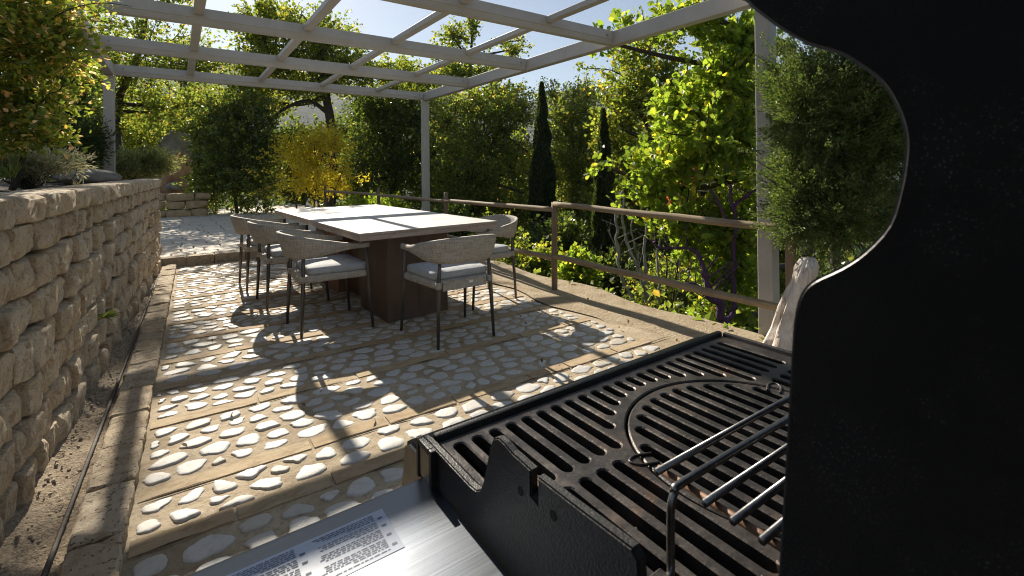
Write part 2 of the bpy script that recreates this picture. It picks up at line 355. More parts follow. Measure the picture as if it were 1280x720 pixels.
class Bag:
    """collects pieces of ONE part"""
    def __init__(s): s.V = []; s.F = {}; s.n = 0
    def add(s, V, *Fs):
        V = np.asarray(V); s.V.append(V)
        for F in Fs:
            F = np.asarray(F)
            if F.size: s.F.setdefault(F.shape[1], []).append(F+s.n)
        s.n += len(V)
    def tube(s, pts, rad, n=8): V, Q, Cp = tube_np(pts, rad, n); s.add(V, Q, Cp)
    def build(s, name, mat, parent=None, smooth=False, auto=None):
        return obj_np(name, np.concatenate(s.V), [np.concatenate(f) for f in s.F.values()], mat, parent, smooth, auto=auto)
def smooth_path(pts, n=6):
    P = [Vector(p) for p in pts]; out = []
    for i in range(len(P)-1):
        p0, p1, p2, p3 = P[max(i-1, 0)], P[i], P[i+1], P[min(i+2, len(P)-1)]
        for k_ in range(n):
            t = k_/n
            out.append(.5*((2*p1)+(-p0+p2)*t+(2*p0-5*p1+4*p2-p3)*t*t+(-p0+3*p1-3*p2+p3)*t**3))
    out.append(P[-1]); return out

# ------------------------------------------------------------------ terrain
def terrain_h(x, y):
    d = max(0, x-3.3); h = -.06
    if d > 0: h -= min(d*.55, 3.2)+max(0, min(d-6, 60))*.12
    e = max(0, y-16.5)
    if e > 0: h -= min(e*.30, 6)
    r = math.hypot(x, y)
    if r > 90:
        a = math.atan2(x, y)
        t = min(1, max(0, (r-90)/750)); t = t*t*(3-2*t)
        ridge = 118+26*math.sin(a*3.1+.6)+16*math.sin(a*7.3+1)+9*math.sin(a*17)
        ridge *= 1 - .25*min(1, max(0, (r-1300)/900))
        h = h*(1-t)+ridge*t + t*10*noise.noise(Vector((x*.006, y*.006, 3)))
    return h
rs = [0]; r = 1.2
while r < 1900: rs.append(r); r *= 1.125
bmv = []; NA = 120
V = [(1.5, 6, -.06)]
for r in rs[1:]:
    for j in range(NA):
        a = 2*math.pi*j/NA; x = 1.5+r*math.sin(a); y = 6+r*math.cos(a)
        V.append((x, y, terrain_h(x, y)))
F3 = [(0, 1+(j+1) % NA, 1+j) for j in range(NA)]
F4 = []
for i in range(len(rs)-2):
    for j in range(NA):
        a0 = 1+i*NA; F4.append((a0+j, a0+(j+1) % NA, a0+NA+(j+1) % NA, a0+NA+j))
tr = obj_np('terrain', V, [F3, F4], 'terrain', smooth=True); tag(tr, 'wooded slope falling away to hills', kind='structure')

# ------------------------------------------------------------------ terrace floor
def wall_x(y): return -.44+.0555*(y-2.3)
def grid_sheet(name, x0, x1, y0, y1, z, mat, n=20, amp=.0, xf=None, label=None):
    V = []; nx = n; ny = n
    for i in range(nx+1):
        for j in range(ny+1):
            x = x0+(x1-x0)*i/nx; y = y0+(y1-y0)*j/ny
            if xf: x = xf(i/nx, y)
            V.append((x, y, z+amp*noise.noise(Vector((x*2.1, y*2.1, 1)))))
    F = [(i*(ny+1)+j, (i+1)*(ny+1)+j, (i+1)*(ny+1)+j+1, i*(ny+1)+j+1) for i in range(nx) for j in range(ny)]
    return obj_np(name, V, [F], mat, smooth=True)
STEP_Y = 7.32
fl = grid_sheet('patio_floor', -.7, 2.82, -2.5, STEP_Y+.02, 0, 'patio_mortar', 60, .0012)
tag(fl, 'pebble and mortar terrace floor', kind='structure')
dv = grid_sheet('dirt_edge', 2.66, 3.42, -2.5, STEP_Y+6, .004, 'dirt', 70, .02, xf=lambda t, y: 2.70+.10*noise.noise(Vector((y*1.7, 0, 4)))*(1-t)+.68*t+.10*noise.noise(Vector((y*1.3, 7, 4)))*t)
tag(dv, 'bare earth strip along the fence', kind='structure')
def kerb_x(y): return -.29+.0235*(y-2.0)
BANDS = [-.6, -.1, .35, .80, 1.32, 1.61, 1.915, 2.215, 2.80, 3.25, 3.68, 4.12, 4.58, 5.02, 5.46, 5.9, 6.34, 6.78, 7.2]
BW = .078
def band_skew(x): return -.028*x
# strips
bag = Bag()
for by in BANDS:
    x = kerb_x(by)+.16
    while x < 2.62:
        L = random.uniform(.28, .62); x2 = min(x+L, 2.68)
        n = 7; rows = []
        for side in (-1, 1):
            for i in range(n+1):
                xx = x+(x2-x-.012)*i/n
                yy = by+band_skew(xx)+side*(BW/2+.006*noise.noise(Vector((xx*9, by*5, side))))
                rows.append((xx, yy))
        z1 = .0045+random.uniform(-.0015, .002)
        top = [(a, b, z1+.003*noise.noise(Vector((a*20, b*20, 0)))) for a, b in rows]; bot = [(a, b+(.0015 if i > n else -.0015), -.012) for i, (a, b) in enumerate(rows)]
        V = top+bot; m = n+1
        Q = [(i, i+1, m+i+1, m+i) for i in range(n)]
        Q += [(i, 2*m+i, 2*m+i+1, i+1) for i in range(n)]+[(m+i+1, 3*m+i+1, 3*m+i, m+i) for i in range(n)]
        Q += [(0, m, 3*m, 2*m), (n, 2*m+n, 3*m+n, m+n)]
        bag.add(V, Q); x = x2
st = bag.build('paving_strip', 'strip_stone', fl, False)
bag = Bag()
for by in BANDS:
    x = kerb_x(by)+.17
    while x < 2.6:
        L = random.uniform(.08, .4)
        if random.random() < .62:
            n = 8; V = []
            for i in range(n+1):
                xx = x+L*i/n; yy = by+band_skew(xx)-BW/2-.004+.006*noise.noise(Vector((xx*9, by*5, -1))); ww = .0045*math.sin(math.pi*i/n)*random.uniform(.5, 1.2)+.0004
                V += [(xx, yy-ww, .0075), (xx, yy+ww, .0075)]
            bag.add(V, [(2*i, 2*i+2, 2*i+3, 2*i+1) for i in range(n)])
        x += L
bag.build('open_joint', 'joint_dirt', fl, False)
# pebbles: each one fills its own cell between the strips
def clip(poly, nx, ny, c):
    out = []
    for i in range(len(poly)):
        (ax, ay), (bx_, by_) = poly[i-1], poly[i]; da = ax*nx+ay*ny-c; db = bx_*nx+by_*ny-c
        if (da <= 0) != (db <= 0): t = da/(da-db); out.append((ax+(bx_-ax)*t, ay+(by_-ay)*t))
        if db <= 0: out.append((bx_, by_))
    return out
prn = random.Random(21); bag = Bag(); NS = 22; EL = 1.38
for bi in range(len(BANDS)-1):
    y0, y1 = BANDS[bi]+BW/2+.004, BANDS[bi+1]-BW/2-.004
    if y1 < .5: continue
    nr = max(1, round((y1-y0)/.102)); hrow = (y1-y0)/nr; seeds = []
    for r_ in range(nr):
        x = kerb_x(y0)+.16+prn.uniform(0, .1)
        while x < 2.72:
            seeds.append((x/EL, y0+hrow*(r_+.5)+prn.uniform(-.34, .34)*hrow)); x += prn.choice((prn.uniform(.07, .105), prn.uniform(.11, .15), prn.uniform(.14, .20)))
    for si, (sx, sy) in enumerate(seeds):
        poly = [(sx-.10, y0), (sx+.10, y0), (sx+.10, y1), (sx-.10, y1)]
        poly = [(a, b) for a, b in poly]
        for sj, (tx, ty) in enumerate(seeds):
            if sj == si or abs(tx-sx) > .26 or abs(ty-sy) > .3: continue
            nx, ny = tx-sx, ty-sy; poly = clip(poly, nx, ny, (nx*(sx+tx)+ny*(sy+ty))/2)
            if len(poly) < 3: break
        poly = clip(poly, -1, 0, -(kerb_x(sy)+.158)/EL) if len(poly) > 2 else poly
        edge = 2.66+.10*noise.noise(Vector((sy*2, 0, 9)))
        poly = clip(poly, 1, 0, edge/EL) if len(poly) > 2 else poly
        if len(poly) < 3: continue
        for rep_ in range(2):     # round the corners
            q = []
            for a in range(len(poly)):
                (ax, ay), (bx_, by_) = poly[a-1], poly[a]; q += [(ax*.75+bx_*.25, ay*.75+by_*.25), (ax*.25+bx_*.75, ay*.25+by_*.75)]
            poly = q
        A = sum(poly[a-1][0]*poly[a][1]-poly[a][0]*poly[a-1][1] for a in range(len(poly)))/2
        cx_ = sum(p[0] for p in poly)/len(poly); cy_ = sum(p[1] for p in poly)/len(poly); rm = math.sqrt(abs(A)/math.pi)
        if rm < .017: continue
        gap = prn.uniform(.008, .0175); ph = prn.uniform(0, 99)
        ang = sorted((math.atan2(p[1]-cy_, p[0]-cx_), math.hypot(p[0]-cx_, p[1]-cy_)) for p in poly)
        aa = np.array([a for a, _ in ang]); dd = np.array([d for _, d in ang]); th = np.linspace(-math.pi, math.pi, NS, endpoint=False)
        rad = np.interp(th, np.concatenate([[aa[-1]-2*math.pi], aa, [aa[0]+2*math.pi]]), np.concatenate([[dd[-1]], dd, [dd[0]]]))
        rad = np.minimum(rad, rm*1.55)*.55+rm*.45*np.minimum(1.0, rad/rm)
        rad = np.maximum(rad-gap, .008)*np.array([1+.24*noise.noise(Vector((math.cos(t)*1.6+ph, math.sin(t)*1.6, ph)))+.05*noise.noise(Vector((math.cos(t)*4+ph, math.sin(t)*4, 3))) for t in th])
        h = prn.uniform(.6, 1.25); tl, tl2 = prn.gauss(0, .035), prn.gauss(0, .035); V = []; rings = [(1.0, -.010), (.985, .0012), (.93, .0046), (.74, .0062), (.34, .0066)]
        for rr, zz in rings:
            for t, rd in zip(th, rad):
                px_, py_ = rd*rr*math.cos(t)*EL, rd*rr*math.sin(t)
                V.append((cx_*EL+px_, cy_+py_+band_skew(cx_*EL+px_), zz*h+(tl*px_+tl2*py_ if zz > 0 else 0)+.0016*noise.noise(Vector((px_*45+ph, py_*45, 2)))))
        Q = [(a*NS+b, a*NS+(b+1) % NS, (a+1)*NS+(b+1) % NS, (a+1)*NS+b) for a in range(len(rings)-1) for b in range(NS)]
        bag.add(V, Q, [list(range(4*NS, 5*NS))])
bag.build('pebble_inlay', 'pebble', fl, True)
# kerb slabs along the wall
def rough_box(bag, c, hx, hy, z0, z1, dirv, n=5, amp=.006, rd=.012):
    """a stone slab: top grid with rounded rim and skirt"""
    u = Vector((dirv[0], dirv[1], 0)).normalized(); v_ = Vector((-u.y, u.x, 0)); V = []; ph = random.uniform(0, 50)
    n2 = n+2
    for i in range(n2+1):
        for j in range(n2+1):
            fu = (0, .0) if i in (0,) else None
            def co(q, h):
                if q == 0: return -h
                if q == n2: return h
                return -h+rd+(2*h-2*rd)*(q-1)/(n2-2)
            a, b = co(i, hx), co(j, hy); rim = i in (0, n2) or j in (0, n2)
            z = z1-(rd*.8 if rim else 0)+amp*noise.noise(Vector((a*14+ph, b*14, ph)))
            a += amp*noise.noise(Vector((b*22+ph, a*9, 1))); b += amp*noise.noise(Vector((a*22+ph, b*9, 2)))
            p = c+u*a+v_*b; V.append((p.x, p.y, z))
    Q = [(i*(n2+1)+j, (i+1)*(n2+1)+j, (i+1)*(n2+1)+j+1, i*(n2+1)+j+1) for i in range(n2) for j in range(n2)]
    ring = [i*(n2+1) for i in range(n2+1)]+[n2*(n2+1)+j for j in range(1, n2+1)]+[i*(n2+1)+n2 for i in range(n2-1, -1, -1)]+[j for j in range(n2-1, 0, -1)]
    b0 = len(V)
    for r_ in ring: V.append((V[r_][0], V[r_][1], z0))
    m = len(ring)
    Q += [(ring[i], b0+i, b0+(i+1) % m, ring[(i+1) % m]) for i in range(m)]
    bag.add(V, Q)
bag = Bag(); y = -1.5
while y < STEP_Y-.12:
    L = random.uniform(.26, .40); y2 = min(y+L, STEP_Y-.03); wdt = .145+.0045*(y-2)*0
    cx_ = (kerb_x(y)+kerb_x(y2))/2+.075
    rough_box(bag, Vector((cx_, (y+y2)/2, 0)), (y2-y)/2-.005, .073, -.02, .048+random.uniform(-.005, .004), (.0235, 1), 16, .011, .008); y = y2
kb = bag.build('kerb', 'kerb_stone', None, True, 24); tag(kb, 'low sandstone kerb along the stone wall', kind='structure')
# gravel channel between wall and kerb and a dark drain edge
V = []; n = 420
for i in range(n+1):
    y = -1.5+(STEP_Y+1.4)*i/n
    xa = wall_x(y)-.03; xb = kerb_x(y)-.002
    for j in range(15):
        t = j/14; x = xa+(xb-xa)*t
        V.append((x, y, .035*(1-t)**1.5+.006+.012*noise.noise(Vector((x*38, y*38, 0)))+.009*noise.noise(Vector((x*95, y*95, 3)))))
Q = [(i*15+j, i*15+j+1, (i+1)*15+j+1, (i+1)*15+j) for i in range(n) for j in range(14)]
gv = obj_np('gravel_channel', V, [Q], 'gravel', smooth=True); tag(gv, 'gravel channel at the foot of the wall', kind='structure')
bag = Bag(); bag.tube([(kerb_x(y)-.034*max(.15, (7.3-y)/5.2), y, .022) for y in np.linspace(-1.5, 6.9, 40)], .0075, 6)
dr = bag.build('drain_pipe', 'drain_metal', None, True); tag(dr, 'thin dark drain pipe lying between the stone wall and the kerb', 'pipe')
# loose stones in the channel
bag = Bag()
for i in range(520):
    y = random.uniform(1.2, 7.0); t = random.random()**1.3; x = wall_x(y)+.012+(kerb_x(y)-wall_x(y)-.02)*t*.8; s = random.uniform(.003, .0075); ph = random.uniform(0, 99)
    V = []; NSm = 8
    for rr1, zz in ((1, 0), (.9, .5), (.5, .85)):
        for q in range(NSm):
            a = 2*math.pi*q/NSm; r1 = s*rr1*(1+.5*noise.noise(Vector((math.cos(a)+ph, math.sin(a), zz)))); V.append((x+r1*math.cos(a), y+1.3*r1*math.sin(a), .034*(1-t)**1.5+.006+s*zz))
    bag.add(V, [(a*NSm+q, a*NSm+(q+1) % NSm, (a+1)*NSm+(q+1) % NSm, (a+1)*NSm+q) for a in range(2) for q in range(NSm)], [list(range(2*NSm, 3*NSm))])
bag.build('loose_grit', 'grit', gv, True)
# step and upper paving
bag = Bag(); x = -.30
while x < 3.2:
    L = random.uniform(.22, .42); rough_box(bag, Vector((x+L/2, STEP_Y+.09-.0*x, 0)), L/2-.004, .09, -.02, .118+random.uniform(-.003, .003), (1, -.02), 5, .006, .012); x += L
sp = bag.build('stone_step', 'kerb_stone', None, True, 24); tag(sp, 'stone step up to the flagged landing', kind='structure')
up_ = grid_sheet('landing_bed', -1.6, 3.3, STEP_Y+.12, 17.2, .09, 'patio_mortar', 10); tag(up_, 'mortar bed of the landing', kind='structure')
bag = Bag(); y = STEP_Y+.185
while y < 16.5:
    hgt = random.uniform(.22, .34); x = -1.4+random.uniform(0, .3)
    while x < 3.05:
        L = random.uniform(.26, .55); rough_box(bag, Vector((x+L/2, y+hgt/2, 0)), L/2-.008, hgt/2-.008, .05, .115+random.uniform(-.004, .004), (1, random.gauss(0, .01)), 3, .01, .012); x += L
    y += hgt
fg = bag.build('landing_flagstones', 'flag_stone', up_, True, 24)

# ------------------------------------------------------------------ retaining wall
def stone(bag, c, u, n_, hl, hh, dep, sub=7):
    """rough dressed block: u along the wall, n_ outwards; chipped by random planes"""
    zax = Vector((0, 0, 1)); ph = random.uniform(0, 100)
    g = np.linspace(-1, 1, sub); faces = []
    V = {}; P = []
    def idx(p):
        k_ = tuple(np.round(p, 5))
        if k_ not in V: V[k_] = len(P); P.append(p)
        return V[k_]
    for ax in range(3):
        for sg in (-1, 1):
            if ax == 1 and sg == -1: continue
            for i in range(sub-1):
                for j in range(sub-1):
                    q = []
                    for (a, b) in ((g[i], g[j]), (g[i+1], g[j]), (g[i+1], g[j+1]), (g[i], g[j+1])):
                        p = [0, 0, 0]; p[ax] = sg; p[(ax+1) % 3] = a; p[(ax+2) % 3] = b; q.append(idx(tuple(p)))
                    faces.append(q if sg > 0 else q[::-1])
    P = np.array(P, float)
    half = np.array([hl, dep/2, hh]); X = P*half
    rr = min(hl, hh)*random.uniform(.07, .18); inner = np.clip(X, -(half-rr), half-rr); d = X-inner; L = np.linalg.norm(d, axis=1, keepdims=True); L[L == 0] = 1
    far = (np.abs(d).sum(1, keepdims=True) > 1e-9)
    X = np.where(far, inner+d/L*np.minimum(L, rr), X)
    for t in range(random.randint(8, 13)):
        nn = np.array([random.gauss(0, .8), random.uniform(.25, 1.3), random.gauss(0, .8)]); nn /= np.linalg.norm(nn)
        dd = (X@nn); off = dd.max()*random.uniform(.84, .97); over = np.maximum(0, dd-off); X = X-over[:, None]*nn*random.uniform(.75, 1)
    for i in range(len(X)):
        p = Vector(X[i]*1.0); a = noise.noise(p*9+Vector((ph, 0, 0)))*.006+abs(noise.noise(p*22+Vector((0, ph, 0))))*.008+noise.noise(p*60+Vector((0, ph, 0)))*.003-.002
        X[i] += np.array([a*.5, a, a*.6])
    W = np.array(c)+X[:, :1]*np.array(u)+X[:, 1:2]*np.array(n_)+X[:, 2:3]*np.array(zax)
    bag.add(W, faces)
WALL_Y0, WALL_Y1 = -1.2, 7.42
wdir = Vector((.0555, 1, 0)).normalized(); wn = Vector((wdir.y, -wdir.x, 0))
wall = empty('stone_wall', (wall_x(3), 3, 0)); tag(wall, 'low retaining wall of rough tan stone courses beside the terrace', 'wall')
bag = Bag()
hs = [.155, .15, .145, .15, .14, .145, .135]
z = 0
for ci, hc in enumerate(hs):
    y = WALL_Y0+random.uniform(0, .15)
    while y < WALL_Y1-.03:
        L = random.choice((random.uniform(.08, .12), random.uniform(.11, .18), random.uniform(.15, .24))); L = min(L, WALL_Y1-y)
        if WALL_Y1-(y+L) < .07: L = WALL_Y1-y
        dep = .20; pr = random.uniform(-.02, .024)-.02
        zc = z+hc/2+.006*noise.noise(Vector((y*2, ci*3, 0)))
        c = Vector((wall_x(y+L/2), y+L/2, zc))+wn*(pr-dep/2+.012*(3-ci)*.35)
        if L > .03: stone(bag, c, wdir, wn, max(.02, L/2-.0055), hc/2-.007+random.uniform(-.003, .003), dep, 13 if y < 3.6 else 8)
        y += L
    z += hc
y = WALL_Y0
while y < WALL_Y1-.03:
    L = min(random.uniform(.16, .33), WALL_Y1-y)
    if WALL_Y1-(y+L) < .1: L = WALL_Y1-y
    hc = .098-.006*(y-2)*.9*.2; c = Vector((wall_x(y+L/2), y+L/2, z+.05+.006*noise.noise(Vector((y, 3, 3)))))+wn*(-.125+random.uniform(-.012, .014))
    stone(bag, c, wdir, wn, L/2-.004, .052, .25, 13 if y < 3.6 else 8); y += L
bag.build('wall_courses', 'wall_stone', wall, True, 21)
bm = bmesh.new()
def wq(y, off, z): p = Vector((wall_x(y), y, z))+wn*off; return bm.verts.new(p)
vv = [wq(yy, off, zz) for yy in (WALL_Y0, WALL_Y1-.05) for off in (-.105, -.30) for zz in (0, 1.07)]
for f in ((0, 1, 3, 2), (4, 6, 7, 5), (0, 4, 5, 1), (2, 3, 7, 6), (1, 5, 7, 3)): bm.faces.new([vv[i] for i in f])
obj_bm('mortar_core', bm, 'wall_mortar', wall)
# return of the wall at its far end
bag = Bag(); z = 0
for ci, hc in enumerate(hs+[.1]):
    x = wall_x(WALL_Y1)-.16
    while x > -2.4:
        L = random.uniform(.14, .28); stone(bag, Vector((x-L/2, WALL_Y1-.09+random.uniform(-.01, .01), z+hc/2)), Vector((-1, 0, 0)), Vector((0, 1, 0)), L/2-.004, hc/2-.005, .2, 5); x -= L
    z += hc
bag.build('wall_return', 'wall_stone', wall, True, 24)
# planting bed
V = []; nx, ny = 22, 60
for i in range(nx+1):
    for j in range(ny+1):
        y = WALL_Y0+(WALL_Y1-.16-WALL_Y0)*j/ny; x = wall_x(y)-.2-(5.5)*i/nx
        V.append((x, y, 1.075-.02+.05*noise.noise(Vector((x*3, y*3, 0)))*min(1, i/2)+.10*min(1, i/6)))
Q = [(i*(ny+1)+j, i*(ny+1)+j+1, (i+1)*(ny+1)+j+1, (i+1)*(ny+1)+j) for i in range(nx) for j in range(ny)]
sb = obj_np('planting_bed_soil', V, [Q], 'soil', smooth=True); tag(sb, 'dark soil of the raised bed', kind='structure')

# ------------------------------------------------------------------ pergola
H0, HT = 2.35, .125
perg = empty('pergola', (3.40, 7.19, 0)); tag(perg, 'grey painted steel pergola frame of open beams over the dining table', 'pergola')
def beam_x(bm, x0, x1, yf):
    """beam across the terrace, yf its front (near) face at the top; lower lip bevelled"""
    prof = [(0, HT), (0, .047), (.006, .043), (.016, .006), (.022, 0), (.072, 0), (.078, .006), (.078, HT)]
    a = [bm.verts.new((x0, yf+p[0], H0+p[1])) for p in prof]; b = [bm.verts.new((x1, yf+p[0], H0+p[1])) for p in prof]
    n = len(prof)
    for i in range(n): bm.faces.new((a[i], a[(i+1) % n], b[(i+1) % n], b[i]))
    bm.faces.new(a); bm.faces.new(b[::-1])
BY = [7.13, 5.69, 4.35, 3.02, 1.66, .3]
for yb in BY:
    bm = bmesh.new(); beam_x(bm, -.60, 3.325, yb); bmo = obj_bm('beam', bm, 'grey_paint', perg)
    for xx in (3.25, -.52):
        bag = Bag(); bag.tube([(xx, yb-.006, H0+.075), (xx, yb+.004, H0+.075)], .011, 10); bag.build('bolt', 'bolt_metal', bmo)
for x0, x1 in ((3.33, 3.42), (-.70, -.61)):
    bm = bmesh.new(); bx(bm, x0, x1, .2, 7.24, H0-.004, H0+HT+.004, .005); obj_bm('side_beam', bm, 'grey_paint', perg)
PX = [.105, .90, 1.695, 2.52]
for i in range(len(BY)-1):
    for x in PX:
        bm = bmesh.new(); bx(bm, x, x+.07, BY[i+1]+.080, BY[i]-.002, H0+.072, H0+.118, .004); obj_bm('cross_bar', bm, 'grey_paint', perg)
for (x, y, z0) in ((3.375, 7.185, -.3), (3.455, 1.70, -.5), (-.655, 7.19, .9), (-.655, 1.7, .9)):
    bm = bmesh.new(); bx(bm, x-.052, x+.052, y-.052, y+.052, z0, H0-.006, .006); obj_bm('post', bm, 'grey_paint', perg)

# ------------------------------------------------------------------ fence
fence = empty('wooden_fence', (3.1, 3.62, 0)); tag(fence, 'rustic two rail fence of round brown poles along the terrace edge', 'fence')
def pole(name, a, b, r, mat, seed, n=14):
    a, b = Vector(a), Vector(b); pts = []
    for i in range(n+1):
        t = i/n; p = a.lerp(b, t); p = p+Vector((noise.noise(Vector((seed, t*3, 0))), 0, noise.noise(Vector((seed, t*3, 5)))))*.014; pts.append(p)
    bag = Bag(); V, Q, Cp = tube_np(pts, [r*(1+.10*noise.noise(Vector((seed, i*.7, 9)))) for i in range(n+1)], 12); bag.add(V, Q, Cp)
    return bag.build(name, mat, fence, True)
FP = [(3.115, 1.40), (3.10, 3.62), (3.10, 5.95), (3.10, 8.67), (2.75, 11.2)]
for i, (x, y) in enumerate(FP): pole('post', (x, y, -.35), (x+.004, y, .885-.02*(i % 2)), .030, 'post_wood', i*3.1, 8)
for i in range(len(FP)-1):
    (x0, y0), (x1, y1) = FP[i], FP[i+1]; d = -.006
    for za, zb in (((.815, .84), (.305, .315)) if i == 0 else (((.79, .765), (.30, .27)) if i == 1 else ((.75, .74), (.27, .28)))):
        pole('rail', (x0+d, y0+(.0 if i else -.03), za), (x1+d, y1-.01, zb),   .0265 if i == 0 else .026, 'rail_wood', i*7+za, 16)

# ------------------------------------------------------------------ table
tb = empty('dining_table', (1.66, 4.6, 0)); tag(tb, 'long pale stone topped dining table on two rust brown pedestals', 'table')
TR = Matrix.Rotation(R(3.0), 4, 'Z'); TO = Vector((1.062, 3.36, 0))
def tloc(bm):   # table axes: origin at the near left corner
    bmesh.ops.transform(bm, matrix=Matrix.Translation(TO) @ TR, verts=bm.verts)
def slab(x0, x1, y0, y1, zt, z0):
    bm = bmesh.new(); bx(bm, x0, x1, y0, y1, zt-.022, zt, .003, 1)
    nv = len(bm.faces)
    bx(bm, x0+.002, x1-.002, y0+.002, y1-.002, z0, zt-.0225, .003, 1)
    for f in bm.faces: f.material_index = 0 if (f.normal.z > .5 and f.calc_center_median().z > zt-.01) else 1
    tloc(bm); return obj_bm('tabletop', bm, None, tb, mats=['table_stone', 'table_edge'])
slab(0, 1.225, 0, 1.05, .75, .692)
slab(0, 1.225, 1.056, 2.70, .752, .70)
def pedestal(x0, x1, y0, y1, mat):
    bm = bmesh.new(); bx(bm, x0, x1, y0, y1, 0, .69, .004, 1)
    # welded seams
    for t in (.36, .7): bx(bm, x0-.0025, x0+.02, y0+(y1-y0)*t-.003, y0+(y1-y0)*t+.003, .004, .686)
    for t in (.5,): bx(bm, x0+(x1-x0)*t-.003, x0+(x1-x0)*t+.003, y0-.0025, y0+.02, .004, .686)
    tloc(bm); return obj_bm('pedestal', bm, mat, tb)
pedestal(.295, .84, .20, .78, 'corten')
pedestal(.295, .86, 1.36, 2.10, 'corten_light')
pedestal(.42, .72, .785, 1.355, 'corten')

# ------------------------------------------------------------------ chairs (local: +Y is the front)
def arm_band():
    """horseshoe of woven rope: returns mesh data"""
    N = 44; V = []
    for i in range(N+1):
        s = -1+2*i/N; a = abs(s); sg = -1 if s < 0 else 1
        # plan: straight arms joined by a rounded back
        if a > .55:
            t = (a-.55)/.45; x = sg*(.262+.012*t); y = -.07+.30*t
        else:
            t = a/.55; ang = t*math.pi/2; x = sg*.262*math.sin(ang)**.9; y = -.07-.225*math.cos(ang)**.85
        bk = math.cos(math.pi/2*min(1, a/.84))**1.35
        top = .648+.095*bk; bot = .612-.050*min(1, bk*1.2)
        nx, ny = (sg*1.0 if a > .55 else math.sin(sg*t*math.pi/2)), (0 if a > .55 else -math.cos(t*math.pi/2))
        th = .009; lean = .05*bk
        m = 6
        prof = []
        for q in range(m+1):
            f = q/m; zz = bot+(top-bot)*f; o = lean*f+.006*math.sin(f*math.pi); prof.append((o+th, zz))
        for q in range(m, -1, -1):
            f = q/m; zz = bot+(top-bot)*f; o = lean*f+.006*math.sin(f*math.pi); prof.append((o-th, zz+(.004 if q == m else (-.004 if q == 0 else 0))))
        for o, zz in prof: V.append((x+nx*o, y+ny*o, zz))
    m2 = 14; Q = [(i*m2+j, i*m2+(j+1) % m2, (i+1)*m2+(j+1) % m2, (i+1)*m2+j) for i in range(N) for j in range(m2)]
    return V, Q, [list(range(m2))[::-1], list(range(N*m2, (N+1)*m2))]
def rounded_pad(x0f, x0b, yf, yb, z0, z1, cr, bul, n=10):
    """cushion / seat pan outline: wider at the front"""
    out = []
    pts = [(-x0b, yb), (x0b, yb), (x0f, yf), (-x0f, yf)]
    for i in range(4):
        p = Vector((*pts[i], 0)); a = (Vector((*pts[i-1], 0))-p).normalized(); b = (Vector((*pts[(i+1) % 4], 0))-p).normalized()
        for q in range(5):
            t = q/4; pa = p+a*cr*(1-t)**2 if t < .5 else p+b*cr*t**2
            w0 = (1-t)**2; w1 = 2*t*(1-t); w2 = t*t; out.append((p+a*cr)*w0+p*w1+(p+b*cr)*w2)
    n = len(out); cen = sum(out, Vector())/n; V = []
    rings = [(.985, z0), (1.0, z0+(z1-z0)*.3), (1.0, z0+(z1-z0)*.65), (.985, z0+(z1-z0)*.9), (.955, z1), (.6, z1+bul), (.25, z1+bul*1.3)]
    for s, z in rings:
        for p in out: q = cen+(p-cen)*s; V.append((q.x, q.y, z))
    Q = [(i*n+j, i*n+(j+1) % n, (i+1)*n+(j+1) % n, (i+1)*n+j) for i in range(len(rings)-1) for j in range(n)]
    return V, Q, [list(range(n))[::-1], list(range((len(rings)-1)*n, len(rings)*n))]
def mk(name, parts, mat, parent, smooth=True):
    b = Bag()
    for p in parts: b.add(*p)
    o = b.build(name, mat, None, smooth); o.parent = parent; return o
def make_chair(label):
    t = empty('dining_chair', (0, 0, 0)); tag(t, label, 'chair', 'woven armchairs round the dining table')
    for sg in (-1, 1):
        b = [tube_np([(sg*.272, .258, 0), (sg*.262, .232, .30), (sg*.262, .212, .645)], [.0105, .0135, .012], 8)]
        mk('leg', b, 'bronze_metal', t)
        b = [tube_np([(sg*.221, -.245, 0), (sg*.209, -.233, .3), (sg*.203, -.227, .44), (sg*.190, -.222, .60)], [.0105, .0145, .0145, .012], 8)]
        mk('leg', b, 'bronze_metal', t)
    mk('backrest', [arm_band()], 'woven_rope', t)
    mk('seat', [rounded_pad(.268, .222, .24, -.215, .39, .440, .04, .0)], 'woven_rope', t)
    # straps round the rear legs
    for sg in (-1, 1): mk('strap', [tube_np([(sg*.203, -.222, .392), (sg*.203, -.222, .437)], .022, 10)], 'woven_rope', t)
    mk('cushion', [rounded_pad(.250, .215, .238, -.19, .4415, .492, .05, .006)], 'cushion_fabric', t)
    # hanging cloth edge and its small tag behind the seat
    bm = bmesh.new(); bx(bm, -.172, .172, -.230, -.219, .372, .438, .003); o = obj_bm('seat_skirt', bm, 'woven_rope', t, local=True)
    bm = bmesh.new(); bx(bm, .03, .058, -.2335, -.2305, .405, .422); g = obj_bm('label_tag', bm, 'tag_cloth', o, local=True)
    return t
def copy_tree(o, parent=None):
    c = o.copy(); COL.objects.link(c); c.parent = parent
    for ch in o.children: copy_tree(ch, c)
    return c
CH = [('woven armchair at the near end of the table with its back to the camera', 1.632, 3.08, 0, 1),
      ('woven armchair nearest the camera in the row along the stone wall side of the table', .952, 3.81, -88, 1),
      ('middle one of the three woven armchairs along the stone wall side of the table', .862, 4.765, -87, 1),
      ('woven armchair in the row by the wall, closest to the stone step', .795, 5.575, -87, 1),
      ('woven armchair on the fence side of the table, half hidden by its near corner', 2.30, 3.74, 92, 1)]
proto = make_chair(CH[0][0])
for i, (lb, x, y, rz, s) in enumerate(CH):
    o = proto if i == 0 else copy_tree(proto)
    o['label'] = lb; o.location = (x, y, .008); o.rotation_euler = (0, 0, R(rz))

